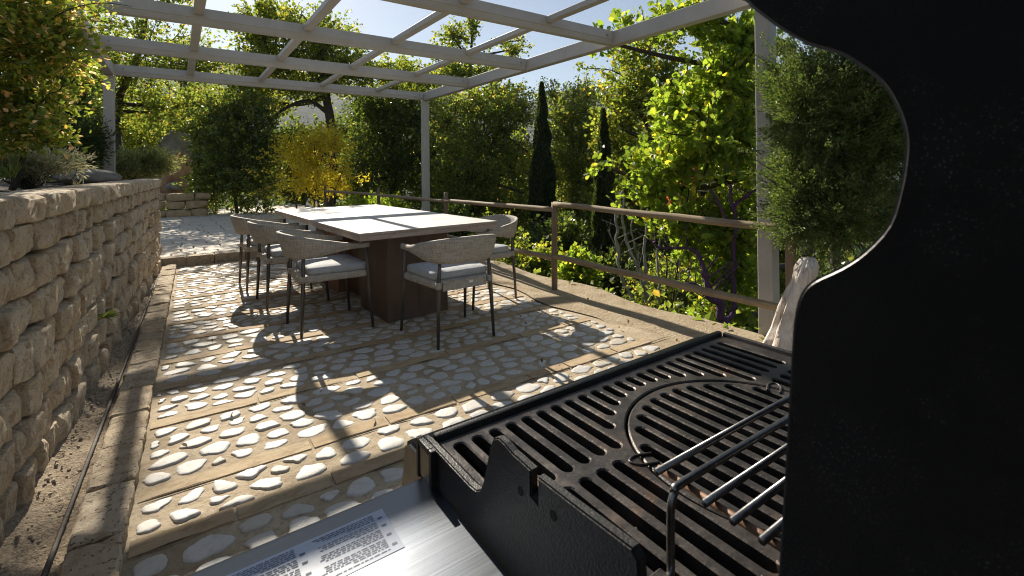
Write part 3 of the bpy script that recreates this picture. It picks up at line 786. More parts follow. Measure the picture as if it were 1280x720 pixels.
# ------------------------------------------------------------------ gas grill
gr = empty('gas_grill', (.5, .25, 0)); tag(gr, 'black gas grill with open lid, slotted cast iron grates and steel side shelf', 'grill')
def capsule(cx_, y0, y1, wd, n=5):
    r_ = wd/2; out = []
    for q in range(n+1): a = math.pi*q/n; out.append((cx_+r_*math.cos(a), y1-r_+r_*math.sin(a)))
    for q in range(n+1): a = math.pi+math.pi*q/n; out.append((cx_+r_*math.cos(a), y0+r_+r_*math.sin(a)))
    return out
def plate_with_holes(name, outer, holes, ztop, th, bev, mat, parent):
    """flat casting: outer loop minus hole loops, rims bevelled"""
    pts, edges, grp = [], [], []
    def loop(L, g):
        b = len(pts)
        for p in L: pts.append(Vector(p)); grp.append(g)
        edges.extend((b+i, b+(i+1) % len(L)) for i in range(len(L)))
    def offs(L, d):   # d>0 grows a ccw loop
        n = len(L); out = []
        for i in range(n):
            a, p, b = Vector(L[i-1]), Vector(L[i]), Vector(L[(i+1) % n]); e1 = (p-a); e2 = (b-p)
            n1 = Vector((e1.y, -e1.x)).normalized() if e1.length > 1e-9 else Vector((0, 0)); n2 = Vector((e2.y, -e2.x)).normalized() if e2.length > 1e-9 else n1
            nn = (n1+n2); nn = nn.normalized() if nn.length > 1e-6 else n1
            out.append(tuple(p+nn*d))
        return out
    def ccw(L):
        A = sum(L[i-1][0]*L[i][1]-L[i][0]*L[i-1][1] for i in range(len(L))); return L if A > 0 else L[::-1]
    outer = ccw(outer); holes = [ccw(h) for h in holes]
    loop(outer, 1); loop(offs(outer, -bev), 0)
    for h in holes: loop(h, 1); loop(offs(h, bev), 0)
    vo, eo, fo, ov, oe, of = delaunay_2d_cdt(pts, edges, [], 0, 1e-7)
    low = [0]*len(vo)
    for i, src in enumerate(ov):
        low[i] = max([grp[s_] for s_ in src], default=0)
    boxes = [(min(p[0] for p in h), max(p[0] for p in h), min(p[1] for p in h), max(p[1] for p in h), h) for h in holes]
    def inside(p, L):
        c = False
        for i in range(len(L)):
            (x1, y1), (x2, y2) = L[i-1], L[i]
            if (y1 > p.y) != (y2 > p.y) and p.x < (x2-x1)*(p.y-y1)/(y2-y1)+x1: c = not c
        return c
    bm = bmesh.new(); tv = [bm.verts.new((v_.x, v_.y, ztop-(bev*.9 if low[i] else 0))) for i, v_ in enumerate(vo)]
    for f in fo:
        c = (vo[f[0]]+vo[f[1]]+vo[f[2]])/3
        if not inside(c, outer): continue
        if any(b[0] <= c.x <= b[1] and b[2] <= c.y <= b[3] and inside(c, b[4]) for b in boxes): continue
        bm.faces.new([tv[i] for i in f])
    bmesh.ops.recalc_face_normals(bm, faces=bm.faces)
    for f in bm.faces:
        if f.normal.z < 0: f.normal_flip()
    be = [e for e in bm.edges if len(e.link_faces) == 1]
    r_ = bmesh.ops.extrude_edge_only(bm, edges=be)
    for g in r_['geom']:
        if isinstance(g, bmesh.types.BMVert): g.co.z = ztop-th
    for v_ in [v_ for v_ in bm.verts if not v_.link_faces]: bm.verts.remove(v_)
    return obj_bm(name, bm, mat, parent)
GZ = .897; GX0, GX1, GY0, GY1 = .236, .800, .004, .4765
RC = Vector((.532, .268)); RR = .150
gi = Bag()
holes_main, holes_ring = [], []
xs = [.253+.02327*i for i in range(24)]
for x in xs:
    d = abs(x-RC.x)
    if x > GX1-.012: continue
    if d < RR+.006:
        half = math.sqrt(max(0, (RR+.011)**2-d*d)) if d < RR+.011 else 0
        y0 = RC.y+max(half, .02)+.004
        if GY1-.014-y0 > .02: holes_main.append(capsule(x, y0, GY1-.013, .0134))
        y1 = RC.y-max(half, .02)-.004
        if y1-(GY0+.014) > .02: holes_main.append(capsule(x, GY0+.013, y1, .0134))
    else:
        holes_main += [capsule(x, .354, GY1-.013, .0134), capsule(x, .176, .339, .0134), capsule(x, GY0+.013, .161, .0134)]
    if d < RR-.016:
        half = math.sqrt((RR-.010)**2-d*d)
        if half > .022: holes_ring.append(capsule(x, RC.y-half+.004, RC.y+half-.004, .0134))
circ = lambda r_, n=72: [(RC.x+r_*math.cos(2*math.pi*i/n), RC.y+r_*math.sin(2*math.pi*i/n)) for i in range(n)]
gcirc = circ(RR)
# two lift notches at the ring
plate_with_holes('grate', [(GX0, GY0), (GX1, GY0), (GX1, GY1), (GX0, GY1)], holes_main+[gcirc], GZ, .013, .0016, 'cast_iron', gr)
plate_with_holes('round_grate_insert', circ(RR-.0032), holes_ring, GZ-.0005, .013, .0016, 'cast_iron', gr)
for ang in (158, 22):
    a = R(ang); o = Vector((RC.x, RC.y)); er = Vector((math.cos(a), math.sin(a))); et = Vector((-er.y, er.x)); zz = Vector((0, 0, GZ+.0004))
    pth = smooth_path([(o+er*(RR-.016)+et*.0075).to_3d()+zz, (o+er*(RR+.004)+et*.0075).to_3d()+zz, (o+er*(RR+.013)).to_3d()+zz, (o+er*(RR+.004)-et*.0075).to_3d()+zz, (o+er*(RR-.016)-et*.0075).to_3d()+zz], 6)
    bag = Bag(); bag.tube(pth, .0016, 6); bag.build('lifting_loop', 'cast_iron', gr, True)
# firebox: walls with a raised front rim
bm = bmesh.new()
def poly_ext(bm, pts2, axis, a0, a1):
    """extrude a (p,q) outline along an axis: 'X' -> (y,z) outline, 'Y' -> (x,z)"""
    f = (lambda p, a: (a, p[0], p[1])) if axis == 'X' else (lambda p, a: (p[0], a, p[1]))
    A = [bm.verts.new(f(p, a0)) for p in pts2]; B = [bm.verts.new(f(p, a1)) for p in pts2]; n = len(pts2)
    for i in range(n): bm.faces.new((A[i], A[(i+1) % n], B[(i+1) % n], B[i]))
    bm.faces.new(A[::-1]); bm.faces.new(B)
bm = bmesh.new(); bx(bm, .2345, .806, .4785, .4885, .62, .9035, .003); obj_bm('firebox_side', bm, 'black_enamel', gr, auto=40, smooth=True)
bm = bmesh.new(); bx(bm, .8025, .812, -.002, .478, .62, .9025, .003); obj_bm('firebox_side', bm, 'black_enamel', gr, auto=40, smooth=True)
bm = bmesh.new(); bx(bm, .2345, .806, -.012, -.003, .62, .93, .002); obj_bm('firebox_side', bm, 'black_enamel', gr, auto=40, smooth=True)
bm = bmesh.new(); bx(bm, .236, .802, -.002, .478, .625, .632); obj_bm('firebox_floor', bm, 'firebox', gr)
for yb in (.08, .2, .32, .42):
    bm = bmesh.new(); poly_ext(bm, [(yb-.04, .80), (yb, .835), (yb+.04, .80), (yb+.036, .80), (yb, .829), (yb-.036, .80)], 'X', .24, .80)
    obj_bm('flavour_bar', bm, 'firebox', gr)
# near end plate with the stepped outline
E0 = [(.487, .60), (.487, .9035), (.476, .9045), (.386, .9045), (.374, .906), (.366, .911), (.361, .920), (.349, .958), (.344, .967), (.336, .9715), (.327, .971), (.316, .9685), (.2905, .9675)]
E1 = [(.2905, .948), (.2825, .946), (.2825, .9665), (.24, .9685), (.192, .9715), (.187, .967), (.186, .955), (.186, .918), (.10, .91), (-.012, .91), (-.012, .60)]
bm = bmesh.new(); poly_ext(bm, E0+E1, 'X', .2225, .2295); bmesh.ops.recalc_face_normals(bm, faces=bm.faces)
es = [e for e in bm.edges if abs(e.verts[0].co.x-e.verts[1].co.x) < 1e-6 and e.verts[0].co.x < .226 and len(e.link_faces) == 2 and e.calc_length() < .2]
bmesh.ops.bevel(bm, geom=es, offset=.0014, segments=2, affect='EDGES')
ep = obj_bm('end_plate', bm, 'black_enamel', gr)
for (y, z) in ((.304, .944), (.264, .948)):
    bm = bmesh.new()
    V, Q, Cp = tube_np([(.2223, y, z), (.2234, y, z)], .0036, 12)
    vs = [bm.verts.new(p) for p in V]
    for q in list(Q)+list(Cp): bm.faces.new([vs[i] for i in q])
    obj_bm('bolt_hole', bm, 'firebox', ep)
bm = bmesh.new(); bx(bm, .2298, .2365, .195, .30, .930, .9525, .001); obj_bm('steel_lining', bm, 'rack_rust', gr)
# bracket at the shelf corner
bm = bmesh.new()
bx(bm, .2155, .2220, .452, .4585, .862, .905, .001); bx(bm, .2155, .2220, .484, .4895, .862, .905, .001); bx(bm, .2155, .2220, .4587, .4838, .898, .905, .001)
obj_bm('shelf_bracket', bm, 'black_enamel', gr)
bm = bmesh.new(); bx(bm, .2172, .2195, .4588, .4838, .866, .8978); obj_bm('bracket_plate', bm, 'dull_steel', gr)
# control panel
bm = bmesh.new(); poly_ext(bm, [(.492, .62), (.492, .872), (.500, .880), (.528, .880), (.540, .872), (.585, .66), (.575, .62)], 'X', .2265, .806)
obj_bm('control_panel', bm, 'black_enamel', gr, smooth=True, auto=35)
bm = bmesh.new(); poly_ext(bm, [(.4925, .622), (.4925, .868), (.501, .876), (.526, .876), (.537, .869), (.582, .66), (.573, .622)], 'X', .2225, .2262)
obj_bm('panel_end_cap', bm, 'dull_steel', gr)
for i in range(3):
    bag = Bag(); x = .35+.17*i; bag.tube([(x, .567, .765), (x, .572+.012, .768), (x, .61, .775)], [.03, .027, .024], 20); bag.build('control_knob', 'black_plastic', gr, True)
# side shelf
bm = bmesh.new(); poly_ext(bm, [(.478, .852), (.4785, .862), (.476, .8655), (.470, .8667), (.0, .8667), (-.006, .8655), (-.009, .862), (-.009, .83), (-.006, .83), (-.006, .86), (.4745, .86), (.4755, .83), (.478, .83)], 'X', -.36, .2215)
shf = obj_bm('side_shelf', bm, 'brushed_steel', gr, smooth=True, auto=30)
bm = bmesh.new()
vs = [bm.verts.new(p) for p in ((-.03, .397, .8671), (.1635, .397, .8671), (.1635, .4545, .8671), (-.03, .4545, .8671))]; bm.faces.new(vs)
lab = obj_bm('warning_label', bm, 'label_film', shf)
bag = Bag(); rr_ = random.Random(4)
for cx0, cx1 in ((.100, .152), (.030, .082), (-.028, .014)):
    y = .4505; para = 0
    left = rr_.randint(4, 5); ind = 0
    while y > .4015:
        x = cx1; endx = cx0+rr_.uniform(0, .006)+(rr_.uniform(.01, .03) if left == 1 else 0)
        while x > endx:
            wl = rr_.uniform(.0018, .0055); bag.add([(x-wl, y-.00072, .86735), (x, y-.00072, .86735), (x, y+.0004, .86735), (x-wl, y+.0004, .86735)], [(0, 1, 2, 3)]); x -= wl+.0011
        y -= .00235; left -= 1
        if left == 0:
            bag.add([(cx1+.003, y+.0008, .86735), (cx1+.0075, y+.0008, .86735), (cx1+.0075, y+.0034, .86735), (cx1+.003, y+.0034, .86735)], [(0, 1, 2, 3)])
            y -= .0016; left = rr_.randint(4, 5)
bag.build('fine_print', 'label_print', lab)
# warming rack
bag = Bag(); RZ = .96; rr0 = .0027
for i, y in enumerate((.240, .198, .177, .157, .136, .115, .094, .072)):
    bag.tube([(.3085-.0008*i, y, RZ), (.745, y-.008, RZ)], rr0, 10)
bag.tube(smooth_path([(.745, .212, RZ), (.45, .218, RZ), (.316, .2205, RZ), (.3055, .2205, RZ-.0025), (.3002, .2203, RZ-.010), (.2988, .220, RZ-.020), (.2968, .219, RZ-.045), (.294, .217, GZ+.008), (.286, .214, GZ+.003)], 6), .0030, 10)
rk = bag.build('warming_rack', 'rack_chrome', gr, True)
for xa, xb in ((.322, .315), (.70, .70)):
    bag = Bag(); bag.tube([(xa, .248, RZ-.0058), (xb, .05, RZ-.0058)], .0028, 8); bag.build('cross_rod', 'rack_rust', rk, True)
bm = bmesh.new(); bx(bm, .2745, .2895, .205, .223, GZ+.0006, GZ+.010, .0015); obj_bm('rack_seat', bm, 'cast_iron', gr)
# lid: two end castings and the curved shell behind them
S = [(.142, 1.335), (.136, 1.305), (.127, 1.285), (.116, 1.272), (.107, 1.263), (.097, 1.255), (.086, 1.249), (.078, 1.242), (.071, 1.234), (.067, 1.226), (.0645, 1.218), (.0633, 1.210), (.0638, 1.201), (.0655, 1.190), (.0692, 1.176), (.0775, 1.164), (.086, 1.156), (.0965, 1.1485), (.1015, 1.1425), (.1045, 1.134), (.1062, 1.121), (.1082, 1.09), (.1112, 1.044), (.114, 1.004), (.117, .95), (.112, .925), (.09, .918)]
outer_prof = [(.03, .93), (-.03, .96), (-.10, 1.02), (-.155, 1.10), (-.17, 1.19), (-.15, 1.28), (-.09, 1.345), (-.01, 1.385), (.07, 1.395), (.12, 1.38), (.145, 1.36)]
S_f = [(p.y, p.z) for p in smooth_path([Vector((0, a, b)) for a, b in S], 3)]
for x0, x1 in ((.2365, .2445), (.795, .803)):
    b2 = bmesh.new(); poly_ext(b2, S_f+outer_prof, 'X', x0, x1); bmesh.ops.recalc_face_normals(b2, faces=b2.faces)
    es = [e for e in b2.edges if abs(e.verts[0].co.x-e.verts[1].co.x) < 1e-6]
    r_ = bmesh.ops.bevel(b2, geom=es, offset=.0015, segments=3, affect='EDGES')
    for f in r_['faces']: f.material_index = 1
    obj_bm('lid_end_casting', b2, 'lid_black', gr, mats=['lid_black', 'lid_edge_highlight'])
bm = bmesh.new(); op = outer_prof+[]
ip = [(p[0]*.985+.001, 1.18+(p[1]-1.18)*.985) for p in op]
poly_ext(bm, op+ip[::-1], 'X', .2448, .7947); obj_bm('lid_shell', bm, 'lid_black', gr, smooth=True, auto=40)
# cart below
bm = bmesh.new(); bx(bm, .232, .806, -.01, .48, .10, .612, .004); obj_bm('cabinet', bm, 'black_enamel', gr)
for x in (.27, .77):
    for y in (.04, .43):
        bag = Bag(); bag.tube([(x-.012, y, .045), (x+.012, y, .045)], .042, 16); bag.build('caster', 'black_plastic', gr, True)

# ------------------------------------------------------------------ rocks
def rock(name, c, rx, ry, rz, mat, seed, parent=None, lobes=1.0, sub=4, top_flat=0, lean=0):
    bm = bmesh.new(); bmesh.ops.create_icosphere(bm, subdivisions=sub, radius=1)
    for v_ in bm.verts:
        p = v_.co.copy(); q = p*1.3+Vector((seed, seed*.7, 0))
        d = 1+lobes*(.26*noise.noise(q)+.12*noise.noise(q*2.3)+.05*noise.noise(q*5)+.025*noise.noise(q*11))
        v_.co = Vector((p.x*rx*d, p.y*ry*d, p.z*rz*d))+Vector((lean*p.z, 0, 0))
    bmesh.ops.translate(bm, verts=bm.verts, vec=Vector(c))
    return obj_bm(name, bm, mat, parent, smooth=True)
b = at(222, 262, 14.6)
rk_ = empty('standing_rock', (b.x, b.y, .1)); tag(rk_, 'tall brown and grey boulder standing behind the low wall past the landing', 'boulder')
c = at(222, 222, 14.8); rock('lower_stone', c, .50, .45, .85, 'rock_brown', 3.3, rk_)
c = at(221, 183, 14.8); rock('upper_stone', c, .40, .38, .50, 'rock_grey', 8.1, rk_)
lw = empty('low_stone_wall', (0, 14.2, .1)); tag(lw, 'short low wall of tan blocks closing the landing below the boulder', 'wall')
bag = Bag(); z = .1
for hc in (.2, .2, .19):
    x = -1.3
    while x < .42:
        L = random.uniform(.3, .6); stone(bag, Vector((x+L/2, 14.2+random.uniform(-.02, .02), z+hc/2)), Vector((1, 0, 0)), Vector((0, -1, 0)), L/2-.006, hc/2-.006, .34, 5); x += L
    z += hc
bag.build('wall_blocks', 'rock_block', lw, True, 24)
c = at(218, 240, 14.4); rg = rock('small_grey_rock', (c.x, c.y-.3, .78), .22, .2, .13, 'rock_grey', 5); tag(rg, 'small grey rock on top of the low block wall', 'rock')
# grey stone lying on the bed
c = at(110, 214, 4.6); sg_ = rock('bed_stone', (c.x, c.y, c.z-.06), .26, .2, .085, 'slab_grey', 12.2, None, .6); tag(sg_, 'flat grey stone lying in the raised bed by the pergola post', 'rock')
# pale weathered stump beside the juniper
st_ = empty('pale_stump', (2.86, 1.3, -.1)); tag(st_, 'pale weathered stump leaning by the pergola post under the juniper', 'stump')
bm = bmesh.new(); NN = 44; rings = []
path = smooth_path([at(972, 470, 2.72), at(985, 425, 2.72), at(993, 385, 2.7), at(1003, 350, 2.68), at(1010, 322, 2.68)], 6); wid = np.interp(np.linspace(0, 1, len(path)), [0, .25, .5, .72, .88, 1], [.15, .13, .092, .060, .066, .040])
for i, p in enumerate(path):
    rg_ = []
    for j in range(NN):
        a = 2*math.pi*j/NN; rr1 = wid[i]*(1+.36*noise.noise(Vector((math.cos(a)*1.6, math.sin(a)*1.6, i*.13)))+.22*noise.noise(Vector((math.cos(a)*4, math.sin(a)*4, i*.16)))+.08*noise.noise(Vector((math.cos(a)*9, math.sin(a)*9, i*.4))))
        if j in (18, 19): rr1 *= .80
        rg_.append(bm.verts.new(p+Vector((math.cos(a)*rr1*.9, math.sin(a)*rr1*.8, 0))))
    rings.append(rg_)
for i in range(len(rings)-1):
    for j in range(NN): bm.faces.new((rings[i][j], rings[i][(j+1) % NN], rings[i+1][(j+1) % NN], rings[i+1][j]))
bm.faces.new(rings[-1]); bm.faces.new(rings[0][::-1])
obj_bm('stump_wood', bm, 'rock_pale', st_, smooth=True)

# ------------------------------------------------------------------ plants
OVAL = np.array([(0, -.5), (.22, -.28), (.27, .02), (.17, .32), (0, .5), (-.17, .32), (-.27, .02), (-.22, -.28)])
DIA = np.array([(0, -.5), (.25, -.02), (0, .5), (-.25, -.02)])
OAK = np.array([(0, -.55), (.07, -.38), (.20, -.34), (.15, -.20), (.31, -.12), (.22, .02), (.35, .15), (.23, .24), (.22, .40), (.09, .38), (0, .5), (-.09, .38), (-.22, .40), (-.23, .24), (-.35, .15), (-.22, .02), (-.31, -.12), (-.15, -.20), (-.20, -.34), (-.07, -.38)])
NEED = np.array([(0, -.5), (.09, -.1), (0, .5), (-.09, -.1)])
def leaves(P, size, outline, D=None, spread=1.0, upb=.35, fold=.25, droop=0.0):
    """leaf polygons at points P; D growth directions; returns V, F"""
    n = len(P); m = len(outline)
    ax = RNG.normal(size=(n, 3))
    if D is not None: ax = D/np.maximum(1e-6, np.linalg.norm(D, axis=1, keepdims=True)) + ax*spread*.6
    ax[:, 2] -= droop; ax /= np.linalg.norm(ax, axis=1, keepdims=True)
    nr = RNG.normal(size=(n, 3))*.75+np.array([0, 0, upb*2]); nr -= (nr*ax).sum(1, keepdims=True)*ax; nr /= np.maximum(1e-6, np.linalg.norm(nr, axis=1, keepdims=True))
    sd = np.cross(ax, nr); s = (np.asarray(size)*RNG.uniform(.65, 1.25, n))[:, None, None]
    ox = outline[None, :, 0, None]; oy = outline[None, :, 1, None]
    curl = RNG.uniform(-.25, .1, (n, 1, 1))
    V = P[:, None, :]+s*(ox*sd[:, None]+oy*ax[:, None]+(np.abs(ox)*fold+curl*oy*oy)*nr[:, None])
    F = np.arange(n*m).reshape(n, m)
    return V.reshape(-1, 3), F
DENS, LSC = 1.25, 1.1
def plant(name, label, cat, base, ell, leaf, size, outline, ntw, lpt, group=None, stems=None, bark_m='bark_dark', trunk_r=.05, twig=.3, spread=1.0, upb=.35, shell=.45, flat=0.0, twigs_drawn=60, stem_path=None, part='crown', wood='trunk', seed=0, droop=0.0, limb=True, slim=.22, rag=.27):
    """ell: (px, py, depth, rx px, ry px[, weight]) masses of the crown -> true ellipsoids in space"""
    rng = np.random.default_rng(100+seed); base = Vector(base)
    root = empty(name, base); tag(root, label, cat, group)
    E_ = []
    for e in ell:
        c = at(e[0], e[1], e[2]); E_.append((np.array(c), e[3]*e[2]/CF, e[4]*e[2]/CF, e[5] if len(e) > 5 else 1.0))
    wts = np.array([e[1]*e[1]*e[2]*e[3] for e in E_])**.72; wts /= wts.sum()
    TC, TD, src = [], [], []
    for ei, (c, rx, rz, _) in enumerate(E_):
        k_ = max(3, int(ntw*DENS*wts[ei])); d = rng.normal(size=(k_, 3)); d /= np.linalg.norm(d, axis=1, keepdims=True)
        rad = shell+(1-shell)*rng.random((k_, 1))**.6; rad *= 1+rag*rng.normal(size=(k_, 1))
        TC.append(c+d*rad*np.array([rx, rx, rz])); dd = d+np.array([0, 0, .35]); TD.append(dd/np.linalg.norm(dd, axis=1, keepdims=True)); src += [ei]*k_
    TC = np.concatenate(TC); TD = np.concatenate(TD); nT = len(TC)
    L = twig*(.6+.8*rng.random(nT)); per = np.maximum(2, rng.poisson(lpt, nT)); idx = np.repeat(np.arange(nT), per); t = rng.random(len(idx))
    off = rng.normal(size=(len(idx), 3))*(twig*slim)*(1-.55*t)[:, None]
    if flat: off -= flat*(off*np.array([0, 0, 1]))
    P = TC[idx]+TD[idx]*((t-.45)*L[idx])[:, None]+off
    V, F = leaves(P, np.full(len(P), size*LSC), outline, TD[idx]+off*2/max(twig, .01), spread, upb, droop=droop)
    obj_np(part, V, [F], leaf, root)
    # wood
    bag = Bag()
    if stem_path: trunk = smooth_path(stem_path, 5)
    else:
        cbar = Vector(sum(e[0] for e in E_)/len(E_)); trunk = smooth_path([base, base.lerp(cbar, .4)+Vector((.1*trunk_r*20*rng.normal(), .1, 0)), cbar], 5)
    nT_ = len(trunk)
    if limb != 'none': bag.tube(trunk, [trunk_r*(1-.65*i/nT_) for i in range(nT_)], 9)
    rr2 = random.Random(seed)
    if limb and limb != 'none':
        for (c, rx, rz, _) in E_:
            c = Vector(c); a = min(trunk, key=lambda p: (p-c).length+max(0, p.z-c.z)*1.2+.0)
            mid = a.lerp(c, .5)+Vector((rr2.gauss(0, 1), rr2.gauss(0, 1), rr2.gauss(0, .6)))*(c-a).length*.12
            pth = smooth_path([a, mid, c], 5); bag.tube(pth, [max(.006, trunk_r*.5*(1-.75*i/len(pth))) for i in range(len(pth))], 6)
    sel = rng.choice(nT, min(twigs_drawn, nT), replace=False)
    for i in sel:
        c = Vector(E_[src[i]][0]) if limb != 'base' else base; p = Vector(TC[i]); q = p+Vector(TD[i])*L[i]*.5
        mid = c.lerp(p, .55)+Vector(rng.normal(size=3))*(p-c).length*.10
        pth = smooth_path([c, mid, p, q], 3); r0 = max(.0035, trunk_r*.16); bag.tube(pth, [r0*(1-.8*k_/len(pth)) for k_ in range(len(pth))], 4)
    if stems:
        for s_ in stems: bag.tube(smooth_path([at(*p) for p in s_[0]], 5), np.linspace(s_[1], s_[1]*.4, (len(s_[0])-1)*5+1), 6)
    if bag.V: bag.build(wood, bark_m, root, True)
    return root
def gz(p): return Vector((p.x, p.y, terrain_h(p.x, p.y)))
TG = 'trees behind the terrace'
# laurel at the end of the landing
b = at(297, 272, 12.4)
plant('laurel_bush', 'tall dark glossy laurel bush at the end of the landing', 'bush', (b.x, b.y, .05), [(296, 195, 12.6, 42, 52), (270, 232, 12.5, 30, 34), (326, 232, 12.5, 28, 34), (302, 145, 12.8, 34, 32), (266, 165, 12.9, 26, 36), (335, 185, 13, 22, 36)], 'laurel_leaf', .085, DIA*np.array([1.35, 1]), 900, 22, None, trunk_r=.05, twig=.34, shell=.35, seed=1, part='foliage', wood='stem')
b = at(398, 262, 11.3)
plant('yellow_shrub', 'bright yellow autumn shrub behind the far end of the table', 'shrub', (b.x, b.y, .0), [(392, 205, 11.4, 40, 32), (368, 190, 11.4, 26, 22), (418, 182, 11.4, 22, 24), (395, 172, 11.4, 26, 16), (380, 228, 11.2, 34, 16), (425, 225, 11.5, 26, 22)], 'yellow_leaf', .055, DIA*np.array([1.5, 1]), 330, 22, None, trunk_r=.028, twig=.42, slim=.15, shell=.15, rag=.34, seed=2, part='foliage', wood='stem',
      stems=[([(372, 265, 11.3), (366, 235, 11.3), (360, 205, 11.3)], .018), ([(392, 265, 11.3), (396, 230, 11.3), (404, 190, 11.3)], .018), ([(415, 265, 11.3), (420, 235, 11.3), (432, 205, 11.3)], .016)])
# left oak: tall, its crown reaches over the frame and dapples the terrace
plant('oak_tree', 'olive leaved oak behind the stone wall end, seen through the pergola', 'tree', (-.9, 14.6, 0),
      [(185, 62, 13, 62, 34), (140, 112, 13.4, 46, 40), (243, 82, 13, 38, 24), (252, 132, 14.5, 42, 26), (195, 140, 14.5, 45, 24), (110, 60, 13, 40, 40), (185, -20, 13, 50, 30), (250, -62, 13.6, 22, 20), (254, -58, 13.9, 24, 20), (222, -30, 13.4, 30, 24), (228, -34, 13.6, 26, 20), (226, -125, 13.2, 26, 26), (240, -118, 13.5, 22, 18)],
      'oak_dry_leaf', .085, DIA*np.array([1.5, 1]), 900, 22, TG, trunk_r=.13, twig=.55, shell=.5, seed=3, stem_path=[(-.9, 14.6, 0), at(146, 170, 13.6), at(150, 120, 13.4), at(175, 60, 13), at(190, -40, 12.8)], twigs_drawn=110)
b = at(412, 240, 14.2)
plant('oak_tree', 'big sunlit oak with a dark forked trunk rising behind the yellow shrub', 'tree', (b.x, b.y, -.1),
      [(345, 30, 14.2, 46, 26), (402, 55, 14, 42, 34), (352, 82, 14, 46, 22), (442, 88, 14, 38, 22), (392, 108, 14, 42, 14), (322, 50, 14, 22, 24), (500, 92, 14.6, 34, 16), (300, 100, 14.4, 26, 26), (330, 125, 14.8, 34, 18)],
      'oak_leaf', .085, DIA*np.array([1.5, 1]), 950, 26, TG, trunk_r=.17, twig=.5, shell=.45, seed=4, stem_path=[(b.x, b.y, -.1), at(416, 180, 14.1), at(408, 120, 14), at(400, 60, 14), at(396, 30, 14)], twigs_drawn=120,
      stems=[([(408, 140, 14.0), (385, 126, 13.8), (352, 138, 13.7), (335, 158, 13.7)], .07)])
b = at(482, 258, 15.2)
plant('holm_oak_tree', 'dark dense evergreen oak between the yellow shrub and the far pergola post', 'tree', gz(b), [(480, 165, 15.4, 44, 48), (448, 212, 15.2, 36, 36), (502, 212, 15.2, 40, 42), (512, 145, 15.4, 34, 34), (465, 130, 15.6, 34, 30), (540, 190, 15.6, 36, 50)], 'evergreen_leaf', .09, DIA*np.array([1.5, 1]), 900, 24, TG, trunk_r=.14, twig=.5, shell=.3, seed=5, twigs_drawn=60)
b = at(600, 330, 13)
plant('oak_tree', 'twiggy olive green oak right of the far pergola post', 'tree', gz(b), [(602, 175, 13, 46, 40), (580, 222, 12.8, 40, 42), (640, 215, 13.2, 30, 48), (625, 142, 13.3, 40, 24), (648, 262, 12.8, 28, 36), (592, 268, 12.6, 40, 34), (560, 150, 13.3, 28, 34), (600, 130, 13.5, 34, 18), (655, 134, 13.5, 26, 20)], 'oak_dry_leaf', .075, DIA*np.array([1.5, 1]), 820, 24, TG, trunk_r=.11, twig=.48, shell=.4, seed=6, twigs_drawn=200,
      stems=[([(655, 240, 12.6), (625, 232, 12.5), (600, 222, 12.5), (588, 200, 12.6)], .045), ([(660, 190, 13), (640, 175, 13), (618, 150, 13)], .03)])
b = at(585, 300, 17)
plant('oak_tree', 'tall thin topped oak whose sprigs stand against the sky above the pergola corner', 'tree', gz(b), [(566, 45, 17, 17, 20), (590, 36, 17, 11, 17), (575, 92, 17, 42, 20), (640, 62, 17, 15, 13), (652, 50, 17, 7, 10), (620, 118, 17, 34, 14), (540, 62, 17, 8, 8), (520, 110, 17, 30, 20)], 'oak_leaf', .10, DIA*np.array([1.5, 1]), 360, 24, TG, trunk_r=.12, twig=.5, shell=.35, seed=7, twigs_drawn=70)
b = at(720, 330, 14)
plant('oak_tree', 'broad olive oak standing between the two cypresses', 'tree', gz(b), [(715, 205, 14, 34, 46), (712, 145, 14, 26, 26), (705, 265, 13.6, 32, 36), (735, 165, 14.2, 30, 40), (725, 240, 13.8, 30, 36), (690, 118, 15, 18, 14), (728, 118, 14.5, 26, 17)], 'oak_dry_leaf', .08, DIA*np.array([1.5, 1]), 640, 24, TG, trunk_r=.11, twig=.5, shell=.4, seed=8, twigs_drawn=120)
b = at(800, 330, 9.5)
plant('oak_tree', 'mid green oak behind the bright leaved one, right of the cypresses', 'tree', gz(b), [(792, 105, 9.6, 40, 46), (812, 52, 9.4, 36, 26), (772, 185, 9.8, 30, 40), (785, 250, 9.4, 40, 44), (832, 125, 9.2, 40, 46), (845, 235, 9, 50, 50), (770, 140, 9.9, 22, 22), (905, 120, 9.2, 50, 70), (760, 290, 9.2, 34, 30), (920, 260, 9, 50, 60)], 'oak_leaf', .075, DIA*np.array([1.5, 1]), 1000, 24, TG, trunk_r=.10, twig=.4, shell=.4, seed=9, twigs_drawn=160)
